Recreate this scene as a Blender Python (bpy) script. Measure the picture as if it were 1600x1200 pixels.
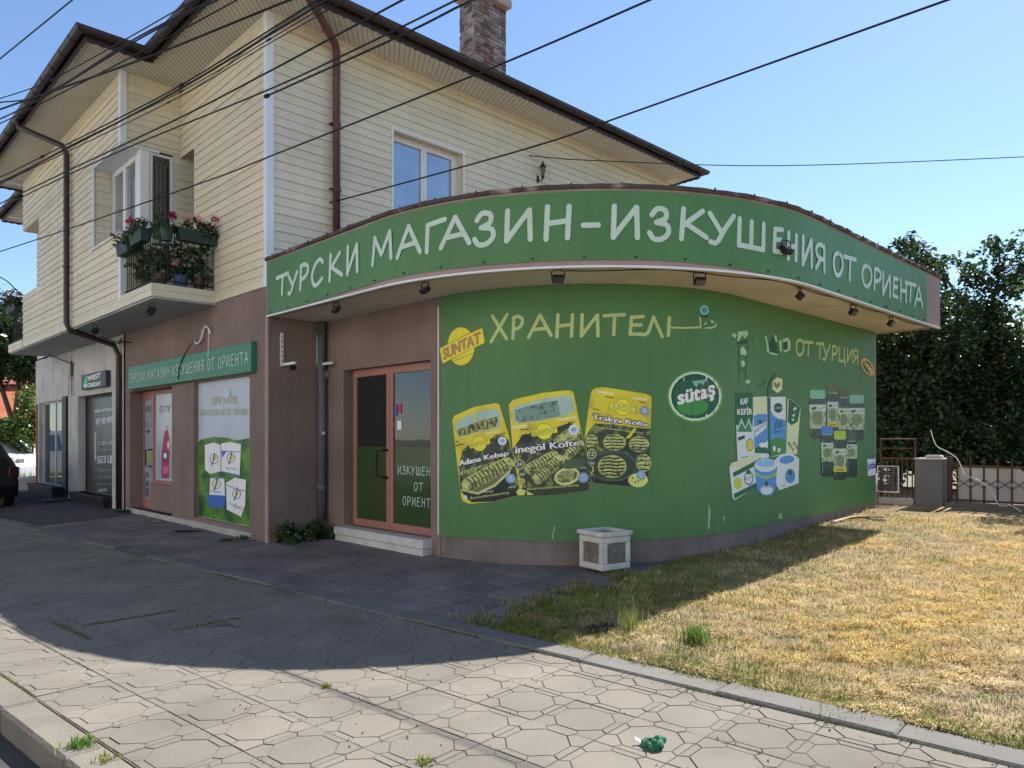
import bpy, bmesh, math, random
import numpy as np
from mathutils import Vector, Matrix
random.seed(7); rng = np.random.default_rng(11)
for o in list(bpy.data.objects): bpy.data.objects.remove(o)
scene = bpy.context.scene
COL = scene.collection
PI = math.pi
# ------------------------------------------------------------------ camera
EYE = 1.56; F = 1154.0; HOR = 685.0; CXP = 800.0
cam = bpy.data.cameras.new('camera'); camo = bpy.data.objects.new('camera', cam); COL.objects.link(camo)
camo.location = (0, 0, EYE); camo.rotation_euler = (PI/2, 0, 0)
cam.sensor_width = 36; cam.lens = 36*F/1600; cam.shift_y = (HOR-600)/1600; cam.clip_end = 2000; cam.clip_start = .05
scene.camera = camo
# ------------------------------------------------------------------ light
SUN_EL = math.radians(49.6); SUN_H = Vector((0.705, 0.709, 0)).normalized()
w = bpy.data.worlds.new('World'); scene.world = w; w.use_nodes = True
wn = w.node_tree; wn.nodes.clear()
sky = wn.nodes.new('ShaderNodeTexSky'); sky.sky_type = 'NISHITA'; sky.sun_disc = False
sky.sun_elevation = SUN_EL; sky.sun_rotation = math.atan2(SUN_H.x, SUN_H.y)
sky.altitude = 500; sky.air_density = 1.0; sky.dust_density = 0.3; sky.ozone_density = 4.2
bg = wn.nodes.new('ShaderNodeBackground'); bg.inputs[1].default_value = 0.10
wo = wn.nodes.new('ShaderNodeOutputWorld')
wn.links.new(sky.outputs[0], bg.inputs[0]); wn.links.new(bg.outputs[0], wo.inputs[0])
sl = bpy.data.lights.new('sun', 'SUN'); sl.energy = 5.0; sl.angle = math.radians(.55); sl.color = (1, .945, .86)
so = bpy.data.objects.new('sun', sl); COL.objects.link(so); so.location = (10, 10, 30)
sdir = Vector((SUN_H.x*math.cos(SUN_EL), SUN_H.y*math.cos(SUN_EL), math.sin(SUN_EL)))
so.rotation_euler = sdir.to_track_quat('Z', 'Y').to_euler()
vs = scene.view_settings; vs.view_transform = 'Standard'; vs.look = 'None'; vs.exposure = 1.05; vs.gamma = 1; vs.use_curve_mapping = False

# ------------------------------------------------------------------ frames
# house frame: x = a (along the side wall, away from the street), y = b (along the street facade)
HA = math.atan2(.6961, .7179); HC = Vector((-3.516, 10.62, 0))
HM = Matrix.Translation(HC) @ Matrix.Rotation(HA, 4, 'Z'); HI = HM.inverted()
# street frame: x = m along the pavement, y = n across it (0 under the camera, growing towards the house)
SA = math.atan2(-.653, .758); SM = Matrix.Rotation(SA, 4, 'Z'); SI = SM.inverted()
WM = Matrix.Identity(4)
N_EDGE = 4.43; SLOPE = .045
def H(a, b, z=0): return HM @ Vector((a, b, z))
def gz(x, y):
    n = .653*x+.758*y
    return SLOPE*max(0, min(n-N_EDGE, 12)) if n > N_EDGE else 0.0
def gzh(a, b): p = H(a, b); return gz(p.x, p.y)
def ray(px, py): return Vector(((px-CXP)/F, 1, (HOR-py)/F))
def on_plane(px, py, axis, c, M=None):
    """pixel -> point of plane (axis = c) in frame M"""
    Mi = (M or HM).inverted(); o = Mi @ Vector((0, 0, EYE)); d = (Mi.to_3x3()) @ ray(px, py)
    t = (c-o[axis])/d[axis]; return o+d*t
def pa(px, py, a=0): p = on_plane(px, py, 0, a); return p.y, p.z      # (b, z)
def pb(px, py, b=0): p = on_plane(px, py, 1, b); return p.x, p.z      # (a, z)
def pg(px, py):
    z = 0.0; r = ray(px, py)
    for _ in range(12):
        t = (z-EYE)/r.z; z = gz(r.x*t, t)
    return Vector((r.x*t, t, z))
def py_depth(px, py, Y): r = ray(px, py); return Vector((r.x*Y, Y, EYE+r.z*Y))

# ------------------------------------------------------------------ materials
def srgb(r, g, b):
    f = lambda c: (c/255/12.92) if c <= 10 else ((c/255+.055)/1.055)**2.4
    return (f(r), f(g), f(b))
MATS = {}; INKG = 1.35
def mat(name, c, rough=.7, var=.12, vs_=2.0, bump=0, bs=40, spec=.35, rnd=0, isl=0, streak=0, metal=0, c2=None, c2s=1.5, c2t=(.45, .6), trans=0, fine=0, fs=60, bdist=.01):
    if name in MATS: return MATS[name]
    m = bpy.data.materials.new(name); m.use_nodes = True; nt = m.node_tree; N = nt.nodes; L = nt.links
    bs_ = N['Principled BSDF']; bs_.inputs['Roughness'].default_value = rough
    bs_.inputs['Specular IOR Level'].default_value = spec; bs_.inputs['Metallic'].default_value = metal
    geo = N.new('ShaderNodeNewGeometry'); pos = geo.outputs['Position']
    rgb = N.new('ShaderNodeRGB'); rgb.outputs[0].default_value = (*c, 1); col = rgb.outputs[0]
    def noise(scale, detail=4, vec=pos):
        n = N.new('ShaderNodeTexNoise'); n.inputs['Scale'].default_value = scale; n.inputs['Detail'].default_value = detail
        L.new(vec, n.inputs['Vector']); return n.outputs['Fac']
    def ramp(f, a, b):
        r = N.new('ShaderNodeMapRange'); r.inputs['From Min'].default_value = a; r.inputs['From Max'].default_value = b
        L.new(f, r.inputs['Value']); return r.outputs['Result']
    if c2:
        mx = N.new('ShaderNodeMixRGB'); L.new(ramp(noise(c2s, 6), *c2t), mx.inputs[0]); L.new(col, mx.inputs[1])
        mx.inputs[2].default_value = (*c2, 1); col = mx.outputs[0]
    def scale_by(val, lo, hi, col):
        r = N.new('ShaderNodeMapRange'); r.inputs['To Min'].default_value = lo; r.inputs['To Max'].default_value = hi
        L.new(val, r.inputs['Value'])
        mx = N.new('ShaderNodeMixRGB'); mx.blend_type = 'MULTIPLY'; mx.inputs[0].default_value = 1
        L.new(col, mx.inputs[1]); L.new(r.outputs[0], mx.inputs[2]); return mx.outputs[0]
    if var: col = scale_by(ramp(noise(vs_, 5), .3, .7), 1-var, 1+var, col)
    if fine: col = scale_by(ramp(noise(fs, 3), .3, .7), 1-fine, 1+fine, col)
    if streak:
        mp = N.new('ShaderNodeMapping'); mp.inputs['Scale'].default_value = (6, 6, .5); L.new(pos, mp.inputs[0])
        col = scale_by(ramp(noise(1, 4, mp.outputs[0]), .45, .75), 1.03, 1-streak, col)
    if rnd:
        oi = N.new('ShaderNodeObjectInfo'); col = scale_by(oi.outputs['Random'], 1-rnd, 1+rnd, col)
    if isl: col = scale_by(geo.outputs['Random Per Island'], 1-isl, 1+isl, col)
    L.new(col, bs_.inputs['Base Color'])
    if bump:
        bn = N.new('ShaderNodeBump'); bn.inputs['Strength'].default_value = bump; bn.inputs['Distance'].default_value = bdist
        L.new(noise(bs, 5), bn.inputs['Height']); L.new(bn.outputs[0], bs_.inputs['Normal'])
    if trans:
        tr = N.new('ShaderNodeBsdfTranslucent'); L.new(col, tr.inputs[0])
        mx = N.new('ShaderNodeMixShader'); mx.inputs[0].default_value = trans
        L.new(bs_.outputs[0], mx.inputs[1]); L.new(tr.outputs[0], mx.inputs[2]); L.new(mx.outputs[0], N['Material Output'].inputs[0])
    MATS[name] = m; return m
def ink(r, g, b, rough=.5):
    n = 'ink_%d_%d_%d' % (r, g, b)
    return mat(n, tuple(min(.85, INKG*c) for c in srgb(r, g, b)), rough, .06, 3, fine=.05, fs=90)
M = dict(
    siding=mat('siding', (.68, .615, .455), .55, .06, .8, streak=.04, rnd=.045),
    trimw=mat('trim_white', (.74, .76, .78), .5, .06, 2, streak=.12),
    soffit=mat('soffit', (.66, .61, .51), .6, .08, 1),
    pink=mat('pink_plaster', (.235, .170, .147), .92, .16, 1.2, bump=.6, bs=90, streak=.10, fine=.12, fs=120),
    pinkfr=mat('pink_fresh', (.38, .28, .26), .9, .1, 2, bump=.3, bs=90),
    plinth=mat('plinth', (.20, .165, .155), .92, .2, 2, bump=.5, bs=60, streak=.16, fine=.12),
    stucco=mat('white_stucco', (.60, .585, .56), .95, .12, 2, bump=1.0, bs=26, bdist=.04, streak=.25),
    ceil=mat('canopy_ceiling', (.66, .59, .49), .9, .14, 1.0, bump=.2, bs=30, c2=(.50, .40, .30), c2s=.9, c2t=(.55, .75)),
    brown=mat('brown_metal', (.032, .018, .015), .45, .15, 3, spec=.5),
    brownred=mat('brown_pipe', (.10, .030, .024), .45, .12, 3, spec=.5),
    rooftile=mat('roof_tile', (.16, .085, .06), .85, .2, 3, rnd=.1),
    tar=mat('tar_edge', (.085, .065, .055), .9, .3, 6, c2=(.27, .22, .18), c2s=5, c2t=(.55, .65), bump=.6, bs=30),
    pvc=mat('white_pvc', (.78, .79, .78), .4, .04, 2),
    glass=mat('window_glass', (.36, .40, .44), .03, .1, 2, spec=.6, metal=.75, bump=.04, bs=2.5),
    glassd=mat('door_glass', (.018, .022, .022), .02, 0, spec=.9, bump=.04, bs=2.5),
    salmon=mat('salmon_aluminium', (.36, .16, .122), .45, .06, 3, spec=.4),
    black=mat('black_metal', (.012, .012, .013), .5, .1, 4),
    rubber=mat('cable_rubber', (.008, .008, .009), .6, 0),
    rust=mat('rusty_iron', (.09, .045, .033), .8, .3, 12, fine=.2),
    greypipe=mat('grey_pipe', (.12, .13, .14), .6, .25, 4, streak=.3),
    green=mat('banner_green', (.085, .213, .078), .48, .08, .9, fine=.03, fs=30, spec=.3, streak=.05),
    greens=mat('sign_green', (.045, .20, .11), .45, .06, 1.5),
    letter=mat('letter_pale', (.55, .68, .57), .5, .05, 3),
    lettery=mat('letter_yellow', (.50, .62, .26), .5, .05, 3),
    concrete=mat('concrete', (.42, .40, .36), .95, .14, 2.5, bump=.4, bs=80, fine=.1, fs=120),
    tile=mat('paver', (.182, .164, .139), .93, .12, 1.6, bump=.35, bs=120, rnd=.09, fine=.10, fs=150, c2=(.132, .118, .10), c2s=.9, c2t=(.52, .75)),
    mortar=mat('joint_sand', (.115, .10, .08), 1, .3, 3, fine=.3),
    kerb=mat('kerb_stone', (.18, .163, .138), .95, .14, 2.5, bump=.5, bs=50, rnd=.07, fine=.12, fs=120),
    edging=mat('edging_stone', (.15, .142, .132), .95, .15, 2.5, bump=.5, bs=50, rnd=.07, fine=.12, fs=120),
    asphalt=mat('asphalt', (.06, .06, .063), .95, .2, 3, bump=.6, bs=150, fine=.3, fs=200),
    asphaltp=mat('asphalt_pale', (.075, .072, .074), .95, .25, 1.2, bump=.5, bs=120, fine=.25, fs=160),
    marble=mat('marble_step', (.55, .54, .52), .5, .15, 4),
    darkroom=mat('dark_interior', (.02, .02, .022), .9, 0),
    bark=mat('bark', (.085, .062, .045), .95, .3, 6, bump=1, bs=30),
)

# ------------------------------------------------------------------ building blocks
def tag(o, label=None, cat=None, group=None, kind=None):
    if label: o['label'] = label
    if cat: o['category'] = cat
    if group: o['group'] = group
    if kind: o['kind'] = kind
    return o
def thing(name, label, cat, loc=(0, 0, 0), frame=WM, group=None, kind=None):
    o = bpy.data.objects.new(name, None); COL.objects.link(o); o.empty_display_size = .1
    o.matrix_world = frame @ Matrix.Translation(Vector(loc)); o['org'] = list(loc)
    tag(o, label, cat, group, kind); return o
def org_of(p): return Vector(p['org']) if p is not None and 'org' in p else Vector((0, 0, 0))
class MB:
    def __init__(s): s.v = []; s.f = []; s.mi = []; s.ms = []; s.smooth = False
    def m(s, mt):
        if mt is None: return 0
        if mt not in s.ms: s.ms.append(mt)
        return s.ms.index(mt)
    def add(s, vs_, fs, mt=None):
        k = len(s.v); s.v += [Vector(p) for p in vs_]; i = s.m(mt)
        for f in fs: s.f.append(tuple(j+k for j in f)); s.mi.append(i)
        return s
    def box(s, x0, x1, y0, y1, z0, z1, mt=None, T=None):
        x0, x1 = min(x0, x1), max(x0, x1); y0, y1 = min(y0, y1), max(y0, y1); z0, z1 = min(z0, z1), max(z0, z1)
        vs_ = [Vector((x, y, z)) for z in (z0, z1) for y in (y0, y1) for x in (x0, x1)]
        if T: vs_ = [T @ p for p in vs_]
        return s.add(vs_, [(0, 2, 3, 1), (4, 5, 7, 6), (0, 1, 5, 4), (1, 3, 7, 5), (3, 2, 6, 7), (2, 0, 4, 6)], mt)
    def bbox(s, x0, x1, y0, y1, z0, z1, bv=.01, mt=None, T=None):
        """box with chamfered edges"""
        x0, x1 = min(x0, x1), max(x0, x1); y0, y1 = min(y0, y1), max(y0, y1); z0, z1 = min(z0, z1), max(z0, z1)
        bm = bmesh.new(); bmesh.ops.create_cube(bm, size=1)
        for v in bm.verts: v.co = Vector((x0+(v.co.x+.5)*(x1-x0), y0+(v.co.y+.5)*(y1-y0), z0+(v.co.z+.5)*(z1-z0)))
        bv = min(bv, .45*min(x1-x0, y1-y0, z1-z0))
        bmesh.ops.bevel(bm, geom=list(bm.edges), offset=bv, segments=1, affect='EDGES')
        bm.verts.index_update(); vs_ = [v.co.copy() for v in bm.verts]
        if T: vs_ = [T @ p for p in vs_]
        s.add(vs_, [tuple(v.index for v in f.verts) for f in bm.faces], mt); bm.free(); return s
    def tube(s, pts, r, n=8, mt=None, cap=True):
        pts = [Vector(p) for p in pts]; k = len(pts); rs = r if isinstance(r, (list, tuple)) else [r]*k
        vs_ = []; up = None
        for i, p in enumerate(pts):
            t = (pts[min(i+1, k-1)]-pts[max(i-1, 0)]).normalized()
            if up is None: up = Vector((0, 0, 1)) if abs(t.z) < .9 else Vector((1, 0, 0))
            x = up.cross(t)
            if x.length < 1e-4: x = Vector((1, .3, 0)).cross(t)
            x.normalize(); y = t.cross(x); up = y
            for j in range(n):
                a = 2*PI*j/n; vs_.append(p+x*(math.cos(a)*rs[i])+y*(math.sin(a)*rs[i]))
        fs = [(i*n+j, i*n+(j+1) % n, (i+1)*n+(j+1) % n, (i+1)*n+j) for i in range(k-1) for j in range(n)]
        if cap: fs += [tuple(range(n-1, -1, -1)), tuple((k-1)*n+j for j in range(n))]
        return s.add(vs_, fs, mt)
    def lathe(s, prof, n=16, c=(0, 0, 0), mt=None, T=None):
        vs_ = [Vector((c[0]+r*math.cos(2*PI*j/n), c[1]+r*math.sin(2*PI*j/n), c[2]+z)) for r, z in prof for j in range(n)]
        if T: vs_ = [T @ p for p in vs_]
        k = len(prof); fs = [(i*n+j, i*n+(j+1) % n, (i+1)*n+(j+1) % n, (i+1)*n+j) for i in range(k-1) for j in range(n)]
        fs += [tuple(range(n-1, -1, -1)), tuple((k-1)*n+j for j in range(n))]
        return s.add(vs_, fs, mt)
    def prism(s, poly, ext, mt=None):
        """poly: 3-D points, ext: extrusion vector"""
        n = len(poly); e = Vector(ext); p = [Vector(q) for q in poly]
        return s.add(p+[q+e for q in p], [tuple(range(n-1, -1, -1)), tuple(range(n, 2*n))]+[(i, (i+1) % n, n+(i+1) % n, n+i) for i in range(n)], mt)
    def build(s, name, mt, parent=None, frame=None, smooth=False, fix=True):
        me = bpy.data.meshes.new(name); o_ = org_of(parent)
        me.from_pydata([tuple(p-o_) for p in s.v], [], s.f)
        mats = s.ms if s.ms else [mt]
        for q in mats: me.materials.append(q)
        if s.ms: me.polygons.foreach_set('material_index', s.mi)
        if smooth: me.polygons.foreach_set('use_smooth', [True]*len(me.polygons))
        if fix:
            bm = bmesh.new(); bm.from_mesh(me); bmesh.ops.recalc_face_normals(bm, faces=bm.faces); bm.to_mesh(me); bm.free()
        o = bpy.data.objects.new(name, me); COL.objects.link(o)
        if parent is not None: o.parent = parent
        elif frame is not None: o.matrix_world = frame
        return o
def part(name, mt, parent, *calls, smooth=False):
    b = MB()
    for c in calls: getattr(b, c[0])(*c[1:])
    return b.build(name, mt, parent, smooth=smooth)
def catmull(p, k=8):
    p = [Vector(q) for q in p]; out = []
    for i in range(len(p)-1):
        a, b, c, d = p[max(i-1, 0)], p[i], p[i+1], p[min(i+2, len(p)-1)]
        for j in range(k):
            t = j/k; out.append(.5*((2*b)+(c-a)*t+(2*a-5*b+4*c-d)*t*t+(3*b-a-3*c+d)*t**3))
    out.append(p[-1]); return out
def big_mesh(name, verts, faces_flat, nper, mt, parent=None, frame=None, smooth=False):
    """fast mesh from numpy: faces all with nper corners"""
    me = bpy.data.meshes.new(name); nv = len(verts); nf = len(faces_flat)//nper
    me.vertices.add(nv); me.vertices.foreach_set('co', np.asarray(verts, dtype=np.float32).ravel())
    me.loops.add(nf*nper); me.loops.foreach_set('vertex_index', np.asarray(faces_flat, dtype=np.int32))
    me.polygons.add(nf); me.polygons.foreach_set('loop_start', np.arange(0, nf*nper, nper, dtype=np.int32))
    me.polygons.foreach_set('loop_total', np.full(nf, nper, dtype=np.int32))
    me.update(calc_edges=True); me.materials.append(mt)
    if smooth: me.polygons.foreach_set('use_smooth', [True]*nf)
    o = bpy.data.objects.new(name, me); COL.objects.link(o)
    if parent is not None: o.parent = parent
    elif frame is not None: o.matrix_world = frame
    return o
def link_mesh(name, me, parent, loc=(0, 0, 0), rot=(0, 0, 0)):
    o = bpy.data.objects.new(name, me); COL.objects.link(o); o.parent = parent; o.location = loc; o.rotation_euler = rot; return o

# ------------------------------------------------------------------ ground, road, pavement
def sheet(name, pts, mt, frame=WM, thick=.0):
    b = MB(); b.add(pts, [tuple(range(len(pts)))]); o = b.build(name, mt, frame=frame); tag(o, kind='structure'); return o
sheet('ground', [(-700, -700, -.22), (700, -700, -.22), (700, 700, -.22), (-700, 700, -.22)], mat('earth', (.17, .15, .11), 1, .25, .3, bump=.4, bs=6))
TS = .417; N_A = 2.75; N_ROAD = 1.297; N_KIN = 1.494; N_E0 = 4.2
sheet('road', [(-140, -7.5, -.135), (60, -7.5, -.135), (60, N_ROAD+.02, -.135), (-140, N_ROAD+.02, -.135)], M['asphalt'], SM)
sheet('far_pavement', [(-140, -12.5, -.01), (60, -12.5, -.01), (60, -7.5, -.01), (-140, -7.5, -.01)], M['concrete'], SM)
# pavement base (joint sand) with octagon tiles on it
sw = MB().box(-75, 12, N_KIN, N_E0, -.2, -.0045).build('pavement', M['mortar'], frame=SM); tag(sw, kind='structure')
def clip_poly(poly, ymax):
    out = []
    for i in range(len(poly)):
        p, q = poly[i], poly[(i+1) % len(poly)]
        if p[1] <= ymax: out.append(p)
        if (p[1] <= ymax) != (q[1] <= ymax):
            t = (ymax-p[1])/(q[1]-p[1]); out.append((p[0]+(q[0]-p[0])*t, ymax))
    return out
def tile_polys():
    e, i, k, q = .5, .385, .165, .235
    oc = [(i, -k), (i, k), (k, i), (-k, i), (-i, k), (-i, -k), (-k, -i), (k, -i)]
    ps = [oc]
    for r in range(4):
        c, s_ = [(1, 0), (0, 1), (-1, 0), (0, -1)][r]
        R = lambda x, y: (x*c-y*s_, x*s_+y*c)
        ps.append([R(i, -k), R(e, -q), R(e, q), R(i, k)])
        ps.append([R(i, k), R(e, q), R(e, e), R(q, e), R(k, i)])
    return ps
def tile_mesh(name, ymax=9, jig=0):
    b = MB(); rr = random.Random(jig)
    for pi, poly in enumerate(tile_polys()):
        poly = clip_poly(poly, ymax)
        if len(poly) < 3: continue
        cx = sum(p[0] for p in poly)/len(poly); cy = sum(p[1] for p in poly)/len(poly)
        dz = rr.uniform(-.0012, .0012)
        def inset(d):
            out = []
            n = len(poly)
            for i in range(n):
                p0, p1, p2 = poly[i-1], poly[i], poly[(i+1) % n]
                def nrm(a, c):
                    x, y = c[0]-a[0], c[1]-a[1]; l = math.hypot(x, y) or 1
                    return (-y/l, x/l)
                n1, n2 = nrm(p0, p1), nrm(p1, p2); den = 1+n1[0]*n2[0]+n1[1]*n2[1]
                ox, oy = (n1[0]+n2[0])/den, (n1[1]+n2[1])/den
                out.append((p1[0]+ox*d/TS, p1[1]+oy*d/TS))
            return out
        a1 = inset(.0046); a2 = inset(.0030); n = len(poly)
        vs_ = [(x*TS, y*TS, dz) for x, y in a1]+[(x*TS, y*TS, -.0025+dz) for x, y in a2]+[(x*TS, y*TS, -.011) for x, y in a2]
        b.add(vs_, [tuple(range(n))]+[(i, n+i, n+(i+1) % n, (i+1) % n) for i in range(n)]+[(n+i, 2*n+i, 2*n+(i+1) % n, n+(i+1) % n) for i in range(n)])
    me = bpy.data.meshes.new(name); me.from_pydata([tuple(p) for p in b.v], [], b.f); me.materials.append(M['tile'])
    bm = bmesh.new(); bm.from_mesh(me); bmesh.ops.recalc_face_normals(bm, faces=bm.faces); bm.to_mesh(me); bm.free()
    return me
t_full = [tile_mesh('pavement_tile', jig=j) for j in range(5)]; t_cut = tile_mesh('pavement_tile_cut', (N_E0-(N_A+3.5*TS))/TS)
cells = []
M_0 = -3.42
for j in range(-3, 4):
    for i in range(-150, 34):
        m_, n_ = M_0+(i+.5)*TS, N_A+(j+.5)*TS
        if n_-TS/2 >= N_E0-.02 or n_ < N_KIN: continue
        p = SM @ Vector((m_, n_, 0)); vis = False
        if p.y > .6:
            px = CXP+F*p.x/p.y; py_ = HOR+F*EYE/p.y; vis = -60 < px < 1660 and py_ < 1260
        cells.append((p.length if vis else 1e3+p.length, m_, n_, j))
cells.sort()
far = MB()
for k, (d, m_, n_, j) in enumerate(cells):
    me = t_cut if j == 3 else random.choice(t_full)
    r = random.randrange(4)*PI/2 if j != 3 else 0
    if d < 900 and k < 300:
        o = link_mesh('pavement_tile', me, sw, (m_, n_, random.uniform(-.002, .002)), (random.gauss(0, .004), random.gauss(0, .004), r+random.gauss(0, .004)))
    elif -45 < m_ < 6:
        far.add([(v.co.x+m_, v.co.y+n_, v.co.z) for v in me.vertices], [tuple(p.vertices) for p in me.polygons])
o = far.build('pavement_tile_field', M['tile'], sw, fix=False); tag(o, kind='stuff')
def stones(name, n0, n1, z0, z1, mt, m0, m1, L, bv, child):
    base = MB().box(m0, m1, n0+.01, n1-.01, z0-.05, z0+.4*(z1-z0)).build(name, M['mortar'], frame=SM); tag(base, kind='structure')
    b = MB(); me = None; x = m0
    while x < m1:
        if me is None:
            o = MB().bbox(.003, L-.003, n0, n1, z0, z1, bv).build(child, mt, base); me = o.data; o.location.x = x
        else: o = link_mesh(child, me, base, (x, 0, random.gauss(0, .002)), (random.gauss(0, .0015), random.gauss(0, .0015), random.gauss(0, .0012)))
        x += L
    return base
stones('kerb', N_ROAD, N_KIN, -.2, .004, M['kerb'], -46, 8, 1.0, .018, 'kerb_stone')
stones('lawn_edging', N_E0+.006, N_EDGE, -.15, .022, M['edging'], -28, 9, 1.0, .012, 'edging_stone')
# forecourt: sloping base, fan pattern tiles in front of the shop
FM = SM @ Matrix.Translation((0, N_EDGE, 0)) @ Matrix.Rotation(math.atan(SLOPE), 4, 'X')
def fan_mat():
    m = mat('fan_tile', (.185, .16, .156), .93, .18, 1.5, rnd=.17, fine=.16, fs=130); nt = m.node_tree; N = nt.nodes; L = nt.links
    tc = N.new('ShaderNodeTexCoord'); vm = N.new('ShaderNodeVectorMath'); vm.operation = 'MULTIPLY'; vm.inputs[1].default_value = (1/(TS/2),)*3
    L.new(tc.outputs['Object'], vm.inputs[0]); fr = N.new('ShaderNodeVectorMath'); fr.operation = 'FRACTION'; L.new(vm.outputs[0], fr.inputs[0])
    sb = N.new('ShaderNodeVectorMath'); sb.operation = 'SUBTRACT'; sb.inputs[1].default_value = (.5, 0, 0); L.new(fr.outputs[0], sb.inputs[0])
    ml = N.new('ShaderNodeVectorMath'); ml.operation = 'MULTIPLY'; ml.inputs[1].default_value = (1, 1, 0); L.new(sb.outputs[0], ml.inputs[0])
    ln = N.new('ShaderNodeVectorMath'); ln.operation = 'LENGTH'; L.new(ml.outputs[0], ln.inputs[0])
    mu = N.new('ShaderNodeMath'); mu.operation = 'MULTIPLY'; mu.inputs[1].default_value = 2*PI*5.2; L.new(ln.outputs['Value'], mu.inputs[0])
    si = N.new('ShaderNodeMath'); si.operation = 'SINE'; L.new(mu.outputs[0], si.inputs[0])
    b = N.new('ShaderNodeBump'); b.inputs['Strength'].default_value = 1.0; b.inputs['Distance'].default_value = .007
    L.new(si.outputs[0], b.inputs['Height']); L.new(b.outputs[0], N['Principled BSDF'].inputs['Normal']); return m
M['fan'] = fan_mat()
M_PAT = -4.08
fc = MB().box(-75, M_PAT+.1, .0, 13, -.3, -.012).build('forecourt', M['asphaltp'], frame=FM); tag(fc, kind='structure')
RC = Vector((3.56, -2.8)); RW = 2.66; RF = 3.58; AF0 = 0.0        # rounded corner: centre, wall radius, fascia radius (house frame)
def inside(x, y, grow=0.0):
    p = HI @ Vector((x, y, 0)); a, b = p.x, p.y
    if -grow < a < 10.6 and -grow < b < 14.3: return True
    if .9-grow < a < 8.05+grow and -5.46-grow < b < .1:
        if a < RC.x and b < RC.y: return math.hypot(a-RC.x, b-RC.y) < RW+grow
        return True
    return False
fme = MB().bbox(-TS/2+.004, TS/2-.004, -TS/2+.004, TS/2-.004, -.03, 0, .005)
fo = fme.build('forecourt_tile', M['fan'], fc); fme = fo.data; first = True
for j in range(0, 10):
    for i in range(0, 26):
        m_, n_ = M_PAT-(i+.5)*TS, (j+.5)*TS
        p = FM @ Vector((m_, n_, 0))
        if inside(p.x, p.y, -.28): continue
        px = CXP+F*p.x/p.y
        if not -40 < px < 1100: continue
        loc = (m_, n_, random.uniform(-.003, .002)); rot = (random.gauss(0, .006), random.gauss(0, .006), random.randrange(4)*PI/2)
        if first: fo.location = loc; fo.rotation_euler = rot; first = False
        else: link_mesh('forecourt_tile', fme, fc, loc, rot)
# ------------------------------------------------------------------ the house
ZB = 3.80; ZE = 7.70; ZC0 = 3.31; ZC1 = 4.137; BW = 14.1; AD = 10.0; BAY = -.96; B1 = 3.33; B2 = 10.77
house = thing('corner_house', 'two-storey house with cream board siding, brown eaves and rounded pink shop front', 'house', (0, 0, 0), HM)
def wall_holes(name, mt, parent, plane, c, u0, u1, z0, z1, holes, depth, out, zf=None):
    """wall face in plane ('a' or 'b') = c with recessed openings; out = +-1 outward sign; holes (u0,u1,z0,z1[,depth])"""
    us = sorted(set([u0, u1]+[h[i] for h in holes for i in (0, 1)])); zs = sorted(set([z0, z1]+[h[i] for h in holes for i in (2, 3)]))
    P = (lambda u, d, z: (c-out*d, u, z)) if plane == 'a' else (lambda u, d, z: (u, c-out*d, z))
    b = MB()
    for i in range(len(us)-1):
        for j in range(len(zs)-1):
            um, zm = (us[i]+us[i+1])/2, (zs[j]+zs[j+1])/2
            if any(h[0] < um < h[1] and h[2] < zm < h[3] for h in holes): continue
            b.add([P(us[i], 0, zs[j]), P(us[i+1], 0, zs[j]), P(us[i+1], 0, zs[j+1]), P(us[i], 0, zs[j+1])], [(0, 1, 2, 3)])
    for h in holes:
        d = h[4] if len(h) > 4 else depth; a_, c_, e, g = h[:4]
        for q in ([(a_, e), (a_, g)], [(c_, e), (c_, g)], [(a_, e), (c_, e)], [(a_, g), (c_, g)]):
            b.add([P(q[0][0], 0, q[0][1]), P(q[1][0], 0, q[1][1]), P(q[1][0], d, q[1][1]), P(q[0][0], d, q[0][1])], [(0, 1, 2, 3)])
    return b.build(name, mt, parent)
BH = .128; BCACHE = {}
def boards(parent, plane, c, out, u0, u1, z0, z1, holes=(), zref=ZB):
    """horizontal lap boards on a wall face; every board is a part"""
    k0 = math.floor((z0-zref)/BH+1e-6); k1 = math.ceil((z1-zref)/BH-1e-6)
    for k in range(k0, k1):
        za, zb = max(z0, zref+k*BH), min(z1, zref+(k+1)*BH)
        if zb-za < .01: continue
        iv = [(u0, u1)]
        for h in holes:
            if h[2] < (za+zb)/2 < h[3]:
                iv = [q for a_, b_ in iv for q in ((a_, min(b_, h[0])), (max(a_, h[1]), b_)) if q[1]-q[0] > .005]
        for a_, b_ in iv:
            key = (plane, out, round(b_-a_, 3), round(zb-za, 4), k & 1); me = BCACHE.get(key)
            L = b_-a_; hgt = zb-za; lip = .024 if not k & 1 else .016
            if me is None:
                prof = [(.001, .0), (lip, .0), (lip, .010), (.003, hgt-.001), (.001, hgt-.001)]
                vs_ = []
                for u in (0, L):
                    for d, z in prof: vs_.append((out*d, u, z) if plane == 'a' else (u, out*d, z))
                n = len(prof)
                o = MB().add(vs_, [tuple(range(n)), tuple(range(2*n-1, n-1, -1))]+[(i, (i+1) % n, n+(i+1) % n, n+i) for i in range(n)]).build('siding_board', M['siding'], parent)
                BCACHE[key] = o.data
            else: o = link_mesh('siding_board', me, parent)
            o.location = (c, a_, za) if plane == 'a' else (a_, c, za)
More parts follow.
